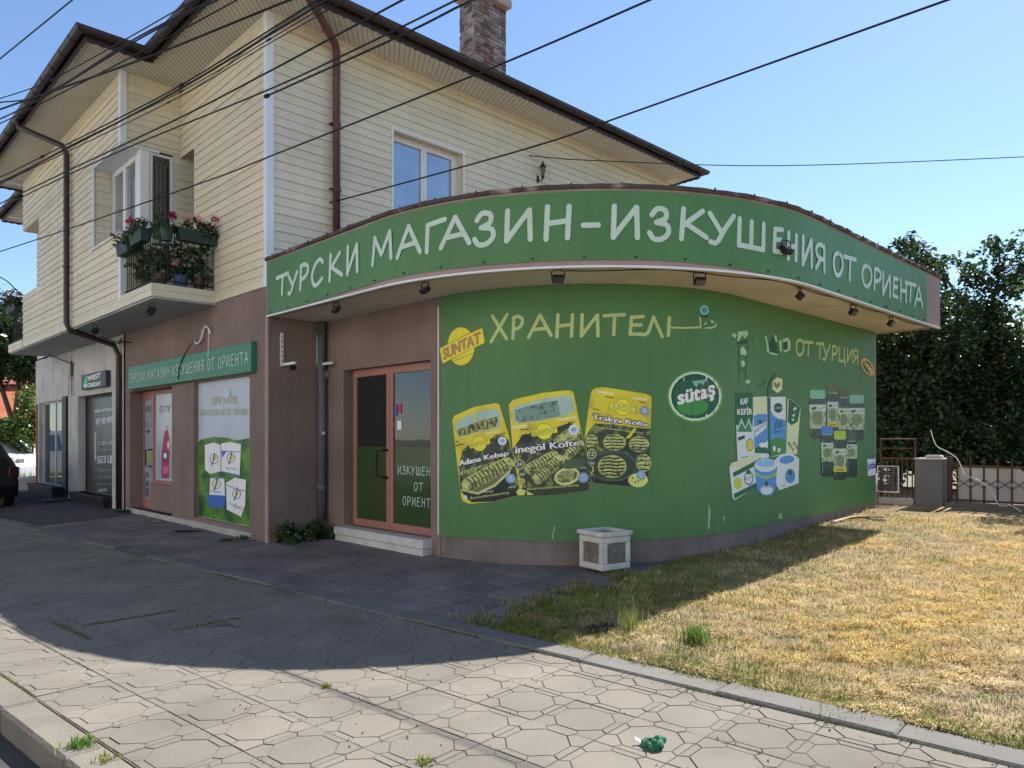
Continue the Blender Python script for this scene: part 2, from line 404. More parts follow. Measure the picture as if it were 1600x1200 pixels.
# --- side wall (b = 0), upper storey
wa0, wz1 = pb(613.5, 201.5); wa1, _ = pb(722.5, 240); wz0 = 4.7
SW_H = [(wa0, wa1, wz0, wz1, .22)]
wall_holes('side_wall', M['siding'], house, 'b', 0, 0, AD, ZB-.02, ZE, SW_H, .22, -1)
boards(house, 'b', 0, -1, .075, AD-.03, ZC1-.3, ZE-.16, [(h[0]-.03, h[1]+.03, h[2], h[3]+.03) for h in SW_H])
part('wall_head_band', M['siding'], house, ('box', .09, AD, -.03, -.001, ZE-.16, ZE-.075), ('box', .09, AD, -.05, -.001, ZE-.075, ZE))
part('corner_trim', M['trimw'], house, ('box', -.028, .085, -.026, .002, ZB-.06, ZE), ('box', -.026, .002, .002, .075, ZB-.06, ZE))
def casement(parent, plane, c, out, u0, u1, z0, z1, npane=2, mt=None, gl=None, name='window', fw=.06, sw_=.05):
    """window in plane at depth c; frame, mullion, sash rims and one pane per light"""
    mt = mt or M['pvc']; gl = gl or M['glass']
    P = (lambda b, x0, x1, d0, d1, y0, y1: b.bbox(c+out*d0, c+out*d1, x0, x1, y0, y1, .006)) if plane == 'a' else (lambda b, x0, x1, d0, d1, y0, y1: b.bbox(x0, x1, c+out*d0, c+out*d1, y0, y1, .006))
    f = MB(); P(f, u0, u0+fw, 0, .07, z0, z1); P(f, u1-fw, u1, 0, .07, z0, z1); P(f, u0+fw, u1-fw, 0, .068, z1-fw, z1); P(f, u0+fw, u1-fw, 0, .068, z0, z0+fw)
    w_ = f.build(name, mt, parent)
    st = (u1-u0-2*fw)/npane
    for i in range(npane):
        x0, x1 = u0+fw+i*st+.004, u0+fw+(i+1)*st-.004
        s_ = MB()
        P(s_, x0, x0+sw_, .01, .085, z0+fw+.003, z1-fw-.003); P(s_, x1-sw_, x1, .01, .085, z0+fw+.003, z1-fw-.003)
        P(s_, x0+sw_, x1-sw_, .01, .083, z1-fw-sw_, z1-fw-.004); P(s_, x0+sw_, x1-sw_, .01, .083, z0+fw+.004, z0+fw+sw_)
        s_.build('sash', mt, w_)
        g = MB(); P(g, x0+sw_, x1-sw_, .03, .045, z0+fw+sw_, z1-fw-sw_); g.build('pane', gl, w_)
    return w_
casement(house, 'b', .22, -1, wa0+.002, wa1-.002, wz0, wz1-.002)
part('window_trim', M['pvc'], house, ('box', wa0-.03, wa0, -.03, .02, wz0, wz1+.03), ('box', wa1, wa1+.03, -.03, .02, wz0, wz1+.03), ('box', wa0, wa1, -.03, .02, wz1, wz1+.03))
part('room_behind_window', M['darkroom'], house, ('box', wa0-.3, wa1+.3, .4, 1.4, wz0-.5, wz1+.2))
# --- street wall (a = 0), upper storey with bay, niches and balconies
NI = 2.67; zn0 = ZB-.02; zn1 = pa(305, 226)[1]
wall_holes('street_wall', M['siding'], house, 'a', 0, 0, BW, ZB-.02, ZE, [(NI, B1, ZB+.02, zn1, .5), (B2, B2+.66, ZB+.02, zn1, .5)], .5, -1)
boards(house, 'a', 0, -1, .07, B1, ZB+.06, ZE-.14, [(NI, B1, ZB, zn1)])
boards(house, 'a', 0, -1, B2, BW, ZB+.06, ZE-.14, [(B2, B2+.66, ZB, zn1)])
part('starter_trim', M['siding'], house, ('box', -.02, .0, .078, 1.8, ZB-.05, ZB+.06))
part('niche_trim', M['pvc'], house, ('box', -.02, .03, NI-.02, NI-.001, ZB+.05, zn1))
z1p = pa(190, 365, BAY)[1]; z2p = pa(190, 222, BAY)[1]; RB = 1.62; RD = .3
print('zones', z1p, z2p, zn1, wa0, wa1, wz1)
# bay core: full below z1p and above z2p, recessed at both ends in between
core = MB()
core.box(BAY, -.001, B1, B2, ZB-.06, z1p); core.box(BAY, -.001, B1, B2, z2p, ZE); core.box(BAY, -.002, B1+RB, B2-RB, z1p+.001, z2p-.001)
core.box(-.12, -.003, B1+.002, B1+.25, z1p, z2p); core.box(-.12, -.003, B2-.25, B2-.002, z1p, z2p)
core.build('bay_core', M['siding'], house)
for (u0, u1, za, zb) in ((B1, B2, ZB+.06, z1p-.03), (B1, B2, z2p+.03, ZE-.14), (B1+RB, B2-RB, z1p-.03, z2p+.03)):
    boards(house, 'a', BAY, -1, u0+.03, u1-.03, za, zb)
boards(house, 'b', B1, -1, BAY+.06, -.02, z2p+.03, ZE-.14); boards(house, 'b', B1, -1, BAY+.06, -.02, ZB+.06, z1p-.03)
boards(house, 'b', B1, -1, -.115, .48, z1p, z2p-.04)
boards(house, 'b', B1+RB, -1, BAY+.03, BAY+RD, z1p, z2p)
part('bay_starter_trim', M['siding'], house, ('box', BAY-.02, BAY, B1-1.53, B2+1.53, ZB-.07, ZB+.058))
part('bay_corner_trim', M['trimw'], house, ('box', BAY-.026, BAY+.07, B1-.026, B1+.004, ZB+.06, z1p), ('box', BAY-.026, BAY+.005, B1+.004, B1+.09, ZB+.06, z1p))
part('bay_corner_trim', M['trimw'], house, ('box', BAY-.026, BAY+.07, B1-.026, B1+.004, z2p, ZE), ('box', BAY-.026, BAY+.005, B1+.004, B1+.09, z2p, ZE))
part('sill', M['trimw'], house, ('box', BAY-.04, BAY+RD, B1-.03, B1+RB, z1p, z1p+.03))
part('recess_head', M['trimw'], house, ('box', BAY-.02, BAY+RD+.3, B1-.02, B1+RB+.02, z2p-.035, z2p-.003))
part('recess_trim', M['pvc'], house, ('box', BAY-.025, BAY+.01, B1+RB-.035, B1+RB+.01, z1p, z2p))
casement(house, 'a', BAY+RD+.08, -1, B1+.16, B1+RB-.01, z1p+.03, z2p-.035, 2)
part('corner_post', M['pvc'], house, ('bbox', BAY+RD-.02, BAY+RD+.14, B1-.01, B1+.16, z1p+.03, z2p-.035, .01))
casement(house, 'b', B1+.08, -1, BAY+RD+.14, -.121, ZB+.1, z2p-.04, 1, name='balcony_door', fw=.025, sw_=.022, gl=M['glassd'])
part('blind', mat('blind', (.25, .26, .27), .7), house, *[('box', BAY+RD+.26+.07*i, BAY+RD+.268+.07*i, B1+.022, B1+.026, ZB+.2, z2p-.2) for i in range(4)])
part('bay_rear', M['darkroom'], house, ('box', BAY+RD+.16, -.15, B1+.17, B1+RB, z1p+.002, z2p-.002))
# balconies
for sgn, (u0, u1) in (('r', (1.8, B1)), ('l', (B2, B2+1.53))):
    part('balcony_floor', M['ceil'], house, ('box', BAY, -.002, u0, u1 if sgn == 'r' else u1, ZB-.08, ZB+.13))
    ub = u0 if sgn == 'r' else u1; o_ = -1 if sgn == 'r' else 1
    for k in range(2):
        part('slab_board', M['siding'], house, ('box', BAY-.02, -.02, min(ub, ub+o_*.02), max(ub, ub+o_*.02), ZB-.07+.1*k, ZB+.025+.1*k), ('box', BAY-.036, BAY-.02, u0-.02, u1-.03 if sgn == 'r' else u1, ZB-.07+.1*k, ZB+.025+.1*k))
    rail = MB(); zt = ZB+1.02
    rail.tube([(BAY+.05, u1 if sgn == 'r' else u0, zt), (BAY+.05, ub-o_*.06, zt), (-.02, ub-o_*.06, zt)], .018, 6)
    rail.tube([(BAY+.05, u1 if sgn == 'r' else u0, ZB+.2), (BAY+.05, ub-o_*.06, ZB+.2), (-.02, ub-o_*.06, ZB+.2)], .014, 6)
    rl = rail.build('railing', M['black'], house)
    nb = 13
    for i in range(nb):
        part('bar', M['black'], rl, ('tube', [(BAY+.05, u0+.06+(u1-u0-.06)*i/nb, ZB+.13), (BAY+.05, u0+.06+(u1-u0-.06)*i/nb, zt)], .008, 5))
    for i in range(9):
        part('bar', M['black'], rl, ('tube', [(BAY+.13+i*.1, ub-o_*.06, ZB+.13), (BAY+.13+i*.1, ub-o_*.06, zt)], .008, 5))
part('bay_underside', mat('bay_underside', (.40, .40, .41), .9, .12, 1.5), house, ('box', BAY, -.002, 1.8, B2+1.53, ZB-.10, ZB-.081))
# --- eaves and roof
OV = .72
outline = [(-OV, -OV), (-OV, B1-OV), (BAY-OV, B1-OV), (BAY-OV, B2+OV), (-OV, B2+OV), (-OV, BW+OV), (AD+.35, BW+OV), (AD+.35, -OV)]
inner = [(0, 0), (0, B1), (BAY, B1), (BAY, B2), (0, B2), (0, BW), (AD+.02, BW), (AD+.02, 0)]
n = len(outline)
for i in range(n):
    p, q = Vector((*outline[i], 0)), Vector((*outline[(i+1) % n], 0)); pi_, qi = Vector((*inner[i], 0)), Vector((*inner[(i+1) % n], 0))
    if i in (5, 6): rib = 4
    else: rib = max(4, int((q-p).length/.10))
    b = MB()
    for k in range(rib):                                      # ribbed soffit panel, grooves run out from the wall
        t0, t1 = k/rib, (k+1)/rib; tg = t0+(t1-t0)*.86
        A, B_, C_, D_ = p.lerp(q, t0), p.lerp(q, tg), pi_.lerp(qi, tg), pi_.lerp(qi, t0)
        E_, F_ = p.lerp(q, t1), pi_.lerp(qi, t1); z = Vector((0, 0, ZE)); zg = Vector((0, 0, ZE+.012))
        b.add([A+z, B_+z, C_+z, D_+z, B_+zg, E_+zg, F_+zg, C_+zg], [(0, 1, 2, 3), (4, 5, 6, 7), (1, 4, 7, 2)])
    o = b.build('soffit', M['soffit'], house, fix=False)
    d = (q-p).normalized(); nr = Vector((d.y, -d.x, 0))
    if (pi_-p).dot(nr) > 0: nr = -nr
    # eave board with scalloped lower edge, half-round gutter
    b = MB(); L = (q-p).length; ns = max(2, int(L/.04)); tv = []
    for k in range(ns+1):
        x = p+d*(L*k/ns); zz = ZE-.035-.022*abs(math.sin(PI*L*k/ns/.16))
        tv += [x+nr*.004+Vector((0, 0, zz)), x+nr*.004+Vector((0, 0, ZE+.1)), x-nr*.012+Vector((0, 0, zz))]
    b.add(tv, [f for k in range(ns) for f in ((3*k, 3*k+3, 3*k+4, 3*k+1), (3*k, 3*k+2, 3*k+5, 3*k+3))])
    b.build('eave_board', M['brown'], house, fix=False)
    b = MB(); prof = [(.01+.075*(1-math.cos(t)), -.075*math.sin(t)) for t in np.linspace(0, PI, 9)]+[(.168, .012), (.154, .006)]+[(.085-.065*math.cos(t), -.065*math.sin(t)) for t in np.linspace(PI, 0, 9)]
    e0, e1 = p-d*0, q+d*0; conv = True
    vs_ = []
    for e, sg in ((p, -1), (q, 1)):
        prv = outline[i-1] if sg < 0 else outline[(i+2) % n]
        nd = (Vector((*prv, 0))-e).normalized(); convex = nd.dot(nr) < 0
        for x, z in prof: vs_.append(e+nr*x+d*sg*(x if convex else -x)+Vector((0, 0, ZE+.105+z)))
    m_ = len(prof); b.add(vs_, [(k, (k+1) % m_, m_+(k+1) % m_, m_+k) for k in range(m_)])
    g = b.build('gutter', M['brown'], house, smooth=False)
    for k in range(int(L/.62)):
        if i in (5, 6): break
        x = p+d*(.3+k*.62)
        part('gutter_bracket', M['brown'], g, ('tube', [x+nr*(.085-.081*math.cos(t))+Vector((0, 0, ZE+.105-.081*math.sin(t))) for t in np.linspace(0, PI, 8)], .006, 4))
rf = MB(); zr = ZE+.16; o1 = [(x, y, zr) for x, y in [(-OV-.05, -OV-.05), (-OV-.05, BW+OV+.05), (AD+.4, BW+OV+.05), (AD+.4, -OV-.05)]]
rf.add(o1+[(4.8, 4.9, zr+1.55), (4.8, 9.2, zr+1.55)], [(0, 4, 3), (0, 1, 5, 4), (1, 2, 5), (2, 3, 4, 5), (0, 3, 2, 1)])
rf.add([(BAY-OV-.05, B1-OV-.05, zr+.001), (BAY-OV-.05, B2+OV+.05, zr+.001), (3.5, B2+OV+.05, zr+.001), (3.5, B1-OV-.05, zr+.001), (1.6, 7.05, zr+1.0), (4.2, 7.05, zr+1.0)], [(0, 1, 4), (0, 4, 5, 3), (1, 2, 5, 4)])
roof = rf.build('roof', M['rooftile'], house)
for (x, y, l_, dz) in ((1.35, .05, .5, .26), (4.05, -.05, .55, .24)):
    part('roof_hatch', M['brown'], roof, ('bbox', x, x+l_, y-.1, y+.25, zr+dz-.02, zr+dz+.05, .01), ('box', x+.1, x+l_-.1, y, y+.15, zr, zr+dz-.02))
# chimney of weathered brick
CH = (5.03, 5.88, 1.2, 1.7)
ch = MB().box(CH[0]+.012, CH[1]-.012, CH[2]+.012, CH[3]-.012, zr-.1, 10.72).build('chimney', mat('chimney_mortar', (.24, .21, .19), .95, .25, 6, bump=.8, bs=30, c2=(.34, .31, .29), c2s=2.5, c2t=(.5, .6)), roof)
bk = MB(); z = zr-.05; row = 0
while z < 10.55:
    for side in range(4):
        lo, hi = (CH[0], CH[1]) if side < 2 else (CH[2], CH[3]); x = lo-(row % 2)*.12
        while x < hi:
            x0, x1 = max(lo, x)+.005, min(hi, x+.24)-.005
            if x1-x0 > .04 and random.random() > (.12 if side != 2 else .62):
                d = random.uniform(.0, .014)
                if side == 0: bk.box(x0, x1, CH[2]-d, CH[2]+.05, z, z+.062)
                elif side == 1: bk.box(x0, x1, CH[3]-.05, CH[3]+d, z, z+.062)
                elif side == 2: bk.box(CH[0]-d, CH[0]+.05, x0, x1, z+.001, z+.061)
                else: bk.box(CH[1]-.05, CH[1]+d, x0, x1, z+.001, z+.061)
            x += .25
    z += .075; row += 1
tag(bk.build('brickwork', mat('old_brick', (.17, .105, .082), .95, .3, 9, isl=.35, c2=(.27, .235, .21), c2s=4, c2t=(.45, .6)), ch), kind='stuff')
part('chimney_cap', M['concrete'], ch, ('bbox', CH[0]-.1, CH[1]+.1, CH[2]-.1, CH[3]+.1, 10.62, 10.80, .02))
part('chimney_flashing', M['rust'], ch, ('box', CH[1]-.2, CH[1]+.05, CH[2]-.05, CH[2]+.1, zr, zr+.55))
# --- downpipes
dx, dzt = pb(526, 78, -.1)
part('downpipe', M['brownred'], house, ('tube', [(dx-.86, -OV-.085, ZE+.03), (dx-.85, -OV-.08, ZE-.05), (dx-.04, -.13, 7.56), (dx, -.1, 7.46), (dx, -.1, ZC1-.03)], .058, 12), smooth=True)
for zz in (6.35, 5.35, 4.6): part('pipe_clip', M['brownred'], house, ('tube', [(dx, -.1, zz), (dx, -.1, zz+.035)], .066, 12), ('box', dx-.09, dx+.09, -.1, 0, zz+.01, zz+.025))
pbL, _ = pa(104, 300, BAY-.1)
zt = pa(104, 232, BAY-.1)[1]
lowb, lowz = pa(186, 548, -.08)
part('downpipe', M['brown'], house, ('tube', [(BAY-OV-.09, pbL+.5, ZE+.03), (BAY-OV-.09, pbL+.48, ZE-.1), (BAY-.16, pbL+.05, zt+.05), (BAY-.1, pbL, zt-.1), (BAY-.1, pbL, ZB+.02), (BAY-.06, pbL-.06, ZB-.12), (-.14, lowb+.12, lowz+.12), (-.09, lowb, lowz-.1), (-.09, lowb, .1)], .055, 12), smooth=True)
for zz in (6.0, 4.9): part('pipe_clip', M['brown'], house, ('tube', [(BAY-.1, pbL, zz), (BAY-.1, pbL, zz+.035)], .063, 12))
# --- ground floor, street side: pink plaster shop, white stucco shop
bj = lowb-.13
b_p0 = pa(390, 700)[0]; b_p1 = pa(302.5, 700)[0]; b_d0 = pa(268.5, 700)[0]; b_d1 = pa(203, 700)[0]
b_w0 = pa(181, 650)[0]+.15; b_w1 = pa(124, 650)[0]; b_x0 = pa(101, 650)[0]; b_x1 = pa(63, 650)[0]
zg = .06; zh = pa(300, 600)[1]
zh = pa(268, 603)[1]
zw = pa(124, 620)[1]
print('street openings', b_p0, b_p1, b_d0, b_d1, bj, b_w0, b_w1, b_x0, b_x1, zh, zw, lowb)
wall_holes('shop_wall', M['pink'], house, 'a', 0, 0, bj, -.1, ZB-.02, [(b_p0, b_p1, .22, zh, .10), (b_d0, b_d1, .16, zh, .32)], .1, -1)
wall_holes('stucco_wall', M['stucco'], house, 'a', -.03, bj+.001, 14.12, -.1, ZB-.08, [(b_w0, b_w1, .30, zw, .22), (b_x0, b_x1, .35, zw-.02, .16)], .2, -1)
part('stucco_end', M['stucco'], house, ('box', -.028, 9, 14.121, 14.15, -.1, ZB-.08))
part('wall_end', M['siding'], house, ('box', .01, AD, BW-.02, BW, ZB-.02, ZE), ('box', AD-.02, AD, 0.01, BW-.02, ZB, ZE))
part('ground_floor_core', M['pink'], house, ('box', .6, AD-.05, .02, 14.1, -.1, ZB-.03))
part('pilaster_trim', M['pinkfr'], house, ('bbox', -.012, .03, -.012, .06, .0, ZC0, .008))
part('window_ledge', M['concrete'], house, ('box', -.05, .1, b_p0-.15, b_d1+.1, .02, .16))
# poster window, shop door and shop window in the street wall
poster_a = .08
part('poster_back', M['pvc'], house, ('box', poster_a, poster_a+.02, b_p0, b_p1, .22, zh))
dfr = .24
b_dm = pa(239, 700, dfr)[0]
sdoor = part('shop_door', M['salmon'], house, ('bbox', dfr, dfr+.06, b_dm, b_dm+.07, .16, zh, .005), ('bbox', dfr, dfr+.06, b_d1-.09, b_d1-.002, .16, zh, .005), ('bbox', dfr+.002, dfr+.058, b_dm+.07, b_d1-.09, .16, .34, .005), ('bbox', dfr+.002, dfr+.058, b_dm+.07, b_d1-.09, zh-.16, zh, .005))
part('pane', mat('film_pale', (.30, .36, .42), .25, .08, 3), sdoor, ('box', dfr+.02, dfr+.035, b_dm+.07, b_d1-.09, .34, zh-.16))
part('door_handle', M['black'], sdoor, ('tube', [(dfr, b_dm+.03, 1.0), (dfr-.07, b_dm+.03, 1.0), (dfr-.07, b_dm+.2, 1.02), (dfr-.07, b_dm+.2, 1.32), (dfr-.07, b_dm+.03, 1.34), (dfr, b_dm+.03, 1.34)], .014, 6))
zsill = pa(255, 757, dfr)[1]
swin = part('shop_window', M['salmon'], house, ('bbox', dfr-.01, dfr+.06, b_d0+.002, b_dm-.002, zsill, zsill+.07, .005), ('bbox', dfr-.01, dfr+.06, b_d0+.002, b_dm-.002, zh-.08, zh, .005), ('bbox', dfr-.01, dfr+.06, b_dm-.075, b_dm-.002, zsill+.07, zh-.08, .005), ('bbox', dfr-.01, dfr+.06, b_d0+.002, b_d0+.06, zsill+.07, zh-.08, .005))
part('pane', mat('film_white', (.42, .46, .52), .25, .05, 3), swin, ('box', dfr+.02, dfr+.035, b_d0+.06, b_dm-.075, zsill+.07, zh-.08))
part('sill_wall', M['pink'], house, ('box', dfr-.05, dfr+.3, b_d0+.001, b_dm-.004, .1, zsill-.001))
# credit office: dark glass door with printed film, second glazed door
zt_ = .30
of = part('office_door', M['black'], house, ('bbox', .13, .19, b_w0+.002, b_w0+.05, zt_, zw, .004), ('bbox', .13, .19, b_w1-.05, b_w1-.002, zt_, zw, .004), ('bbox', .132, .188, b_w0+.05, b_w1-.05, zw-.06, zw, .004))
bm_ = pa(158, 700, .15)[0]
gradm = mat('grey_film', (.04, .042, .048), .35, .1, 2)
part('door_leaf', gradm, of, ('box', .15, .165, bm_+.006, b_w1-.05, zt_, zw-.06))
part('fixed_pane', gradm, of, ('box', .148, .163, b_w0+.05, bm_-.006, zt_, zw-.06))
part('pull_handle', M['pvc'], of, ('tube', [(.09, bm_+.22, 1.05), (.09, bm_+.22, 1.7)], .014, 6), ('box', .09, .15, bm_+.21, bm_+.23, 1.1, 1.12), ('box', .09, .15, bm_+.21, bm_+.23, 1.62, 1.64))
part('step', M['marble'], house, ('bbox', -.22, .12, b_w0-.02, b_w1+.05, .21, .30, .01), ('box', -.20, .1, b_w0, b_w1+.03, -.1, .21, M['black']))
gd = part('glazed_door', M['pvc'], house, ('bbox', .08, .12, b_x0+.002, b_x0+.04, .35, zw-.02, .004), ('bbox', .08, .12, b_x1-.04, b_x1-.002, .35, zw-.02, .004), ('bbox', .08, .12, (b_x0+b_x1)/2-.02, (b_x0+b_x1)/2+.02, .35, zw-.02, .004), ('bbox', .078, .122, b_x0+.03, b_x1-.03, zw-.06, zw-.022, .004))
part('pane', M['glassd'], gd, ('box', .1, .11, b_x0+.04, (b_x0+b_x1)/2-.02, .35, zw-.02)); part('pane', M['glassd'], gd, ('box', .1, .11, (b_x0+b_x1)/2+.02, b_x1-.04, .35, zw-.02))
part('step', M['marble'], house, ('bbox', -.3, .1, b_x0-.05, b_x1+.05, .25, .34, .01), ('box', -.28, .08, b_x0-.03, b_x1+.03, -.1, .25, M['black']))
part('black_panel', M['black'], house, ('bbox', -.08, -.031, pa(108.5, 650)[0], pa(102, 650)[0], .05, zw+.05, .004))
part('brick_end', mat('red_end', (.28, .07, .05), .9, .2, 8), house, ('box', -.04, -.0301, b_x1+.12, 14.11, .2, zw-.05))
# --- ground floor, entrance recess
ADW = .9
wall_holes('entrance_side_wall', M['pink'], house, 'b', -.001, 0, ADW, -.1, ZC0+.02, [], .1, -1)
d_l = pa(537, 700, ADW)[0]; d_r = pa(673, 700, ADW)[0]; dz1 = pa(640, 566, ADW)[1]; dz0 = .30
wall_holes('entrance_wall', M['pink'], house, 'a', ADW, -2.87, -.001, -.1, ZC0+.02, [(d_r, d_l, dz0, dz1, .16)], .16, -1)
f_l = pa(554, 700, ADW+.12)[0]; f_m = pa(610.5, 700, ADW+.12)[0]; dp = ADW+.10
part('jamb_fill', M['pink'], house, ('box', ADW+.15, ADW+.2, f_l, d_l, dz0, dz1))
print('door', d_l, d_r, f_l, f_m, dz1)
for nm, u0, u1 in (('entrance_door', f_m+.004, f_l), ('entrance_door', d_r+.002, f_m-.004)):
    dr = part(nm, M['salmon'], house, ('bbox', dp, dp+.055, u0, u0+.075, dz0, dz1, .006), ('bbox', dp, dp+.055, u1-.075, u1, dz0, dz1, .006), ('bbox', dp+.001, dp+.054, u0+.075, u1-.075, dz0, dz0+.10, .006), ('bbox', dp+.001, dp+.054, u0+.075, u1-.075, dz1-.11, dz1, .006))
    zfilm = pa(600, 698, dp)[1]
    part('pane', M['glassd'], dr, ('box', dp+.02, dp+.03, u0+.075, u1-.075, zfilm, dz1-.11))
    part('film_pane', mat('film_green', (.038, .075, .024), .12, .05, 3, spec=.5), dr, ('box', dp+.02, dp+.03, u0+.075, u1-.075, dz0+.10, zfilm-.002))
    if u0 > f_m: part('door_handle', M['black'], dr, ('tube', [(dp, u0+.04, 1.02), (dp-.08, u0+.04, 1.02), (dp-.08, u0+.2, 1.04), (dp-.08, u0+.2, 1.38), (dp-.08, u0+.04, 1.4), (dp, u0+.04, 1.4)], .016, 6))
    else:
        part('sticker', ink(60, 90, 170), dr, ('box', dp+.012, dp+.0155, u1-.15, u1-.10, 1.86, 2.02)); part('sticker', ink(170, 60, 60), dr, ('box', dp+.012, dp+.0155, u1-.25, u1-.17, 1.9, 2.03))
        part('sticker', ink(215, 220, 225), dr, ('box', dp+.0125, dp+.0155, u1-.26, u1-.16, 1.68, 1.80))
part('entrance_step', M['marble'], house, ('bbox', ADW-.16, ADW+.16, d_r-.04, d_l+.02, .17, .285, .012), ('box', ADW-.14, ADW+.1, d_r-.02, d_l, -.1, .17))
# --- rounded shop wall and canopy
def curve_path(r, s_step=.03, a_end=8.0, b_start=-2.87, start_a=None):
    """points (a,b) of straight - quarter circle - straight; r = radius about RC"""
    pts = []; a0 = RC.x-r; b1 = RC.y-r
    k = max(2, int(abs(RC.y-b_start)/.1)+1)
    for i in range(k): pts.append((a0, b_start+(RC.y-b_start)*i/k))
    na = max(8, int(r*PI/2/s_step))
    for i in range(na+1): t = PI+PI/2*i/na; pts.append((RC.x+r*math.cos(t), RC.y+r*math.sin(t)))
    k = max(2, int((a_end-RC.x)/.1))
    for i in range(1, k+1): pts.append((RC.x+(a_end-RC.x)*i/k, b1))
    return pts
class Curve:
    def __init__(s, r, b_start, a_end):
        s.p = curve_path(r, .03, a_end, b_start); s.s = [0]
        for i in range(1, len(s.p)): s.s.append(s.s[-1]+math.dist(s.p[i], s.p[i-1]))
        s.L = s.s[-1]; s.P = np.array(s.p); s.S = np.array(s.s); s.r = r
        w_ = [H(a, b) for a, b in s.p]; s.PX = np.array([CXP+F*q.x/q.y for q in w_]); s.Y = np.array([q.y for q in w_])
    def at(s, t, off=0):
        a, b = np.interp(t, s.S, s.P[:, 0]), np.interp(t, s.S, s.P[:, 1])
        i = int(np.clip(np.searchsorted(s.S, t), 1, len(s.S)-1)); d = s.P[i]-s.P[i-1]; d = d/np.hypot(*d)
        # smooth normal
        j = min(max(i, 2), len(s.S)-2); d2 = s.P[j+1]-s.P[j-2]; d2 = d2/np.hypot(*d2)
        nx, ny = d2[1], -d2[0]
        return Vector((a-ny*0-off*abs(nx)*(1 if True else 0)*np.sign(abs(nx))*1.0 if False else a+off*s.nrm(a, b)[0], b+off*s.nrm(a, b)[1], 0))
    def nrm(s, a, b):
        if b > RC.y: return (-1, 0)
        if a > RC.x: return (0, -1)
        d = math.hypot(a-RC.x, b-RC.y); return ((a-RC.x)/d, (b-RC.y)/d)
    def pix(s, px, py):
        t = float(np.interp(px, s.PX, s.S)); y = float(np.interp(px, s.PX, s.Y)); return t, EYE+(HOR-py)/F*y
def strip(name, mt, parent, cv, s0, s1, z0, z1, off, thick=.0, step=.04, wob=None):
    n = max(2, int((s1-s0)/step)); zs = [z0, z1] if wob is None else list(np.linspace(z0, z1, 14)); v = []; m_ = len(zs)
    for i in range(n+1):
        s_ = s0+(s1-s0)*i/n
        for z in zs:
            q = cv.at(s_, off+(wob(s_, z) if wob else 0)); v.append(Vector((q.x, q.y, z)))
    f = [(i*m_+j, (i+1)*m_+j, (i+1)*m_+j+1, i*m_+j+1) for i in range(n) for j in range(m_-1)]
    b = MB().add(v, f)
    if thick:
        k = len(v); v2 = []
        for i in range(n+1):
            s_ = s0+(s1-s0)*i/n
            for z in (z0, z1): q = cv.at(s_, off-thick); v2.append(Vector((q.x, q.y, z)))
        b.add(v2, [])
        f2 = []
        for i in range(n):
            f2 += [(k+2*i+1, k+2*i+3, k+2*i+2, k+2*i), (i*m_, k+2*i, k+2*i+2, (i+1)*m_), (i*m_+m_-1, (i+1)*m_+m_-1, k+2*i+3, k+2*i+1)]
        f2 += [(0, m_-1, k+1, k), (n*m_, k+2*n, k+2*n+1, n*m_+m_-1)]
        b.f += f2; b.mi += [0]*len(f2)
    return b.build(name, mt, parent, smooth=wob is not None)
CW = Curve(RW, -2.8, 8.0); CF = Curve(RF, -.02, 8.19)
strip('rounded_wall', M['plinth'], house, CW, 0, CW.L, -.2, ZC0+.02, 0, .2)
part('entrance_pier', M['pink'], house, ('box', ADW-.012, ADW+.2, -2.86, -2.78, -.1, ZC0+.01))
part('shop_rear_wall', M['pinkfr'], house, ('box', 7.8, 8.0, -5.26, -.0015, -.1, ZC0+.02), ('box', 8.0, 8.05, -5.46, -5.0, -.1, ZC0+.02))
# canopy: plaster band, ceiling, drip moulding, tar edge, flat roof
strip('canopy_band', M['pinkfr'], house, CF, 0, CF.L, ZC0, ZC1-.03, 0, .12)
part('canopy_end', M['pinkfr'], house, ('box', 8.05, 8.188, -6.3, .0-.001, ZC0, ZC1-.03))
def slab(name, mt, z, inset, flip=False):
    pts = [CF.at(s_, -inset) for s_ in np.linspace(0, CF.L, 160)]
    poly = [(p.x, p.y, z) for p in pts]+[(8.19-inset*.2, -.003, z), (.05, -.003, z)]
    return MB().add(poly, [tuple(range(len(poly)))]).build(name, mt, house, fix=False)
slab('canopy_ceiling', M['ceil'], ZC0+.012, .05); slab('canopy_roof', M['tar'], ZC1-.06, .05)
strip('drip_moulding', M['pvc'], house, CF, .0, CF.L, ZC0-.012, ZC0+.010, .012, .05)
strip('roof_edge', M['tar'], house, CF, .0, CF.L, ZC1-.035, ZC1+.004, .035, .2, wob=lambda s_, z: .006*math.sin(s_*9)+.006*math.sin(s_*23))
for i in range(26):
    t = .25+i*CF.L/26; q = CF.at(t, .04)
    part('edge_clip', M['tar'], house, ('box', q.x-.007, q.x+.007, q.y-.007, q.y+.007, ZC1-.02, ZC1+.016))
# soffit cable and joint
part('ceiling_cable', M['rubber'], house, ('tube', [CF.at(t, -.10)+Vector((0, 0, ZC0-.0-.012*(1-math.cos(t*4)))) for t in np.linspace(5.2, CF.L-.3, 60)], .006, 4))
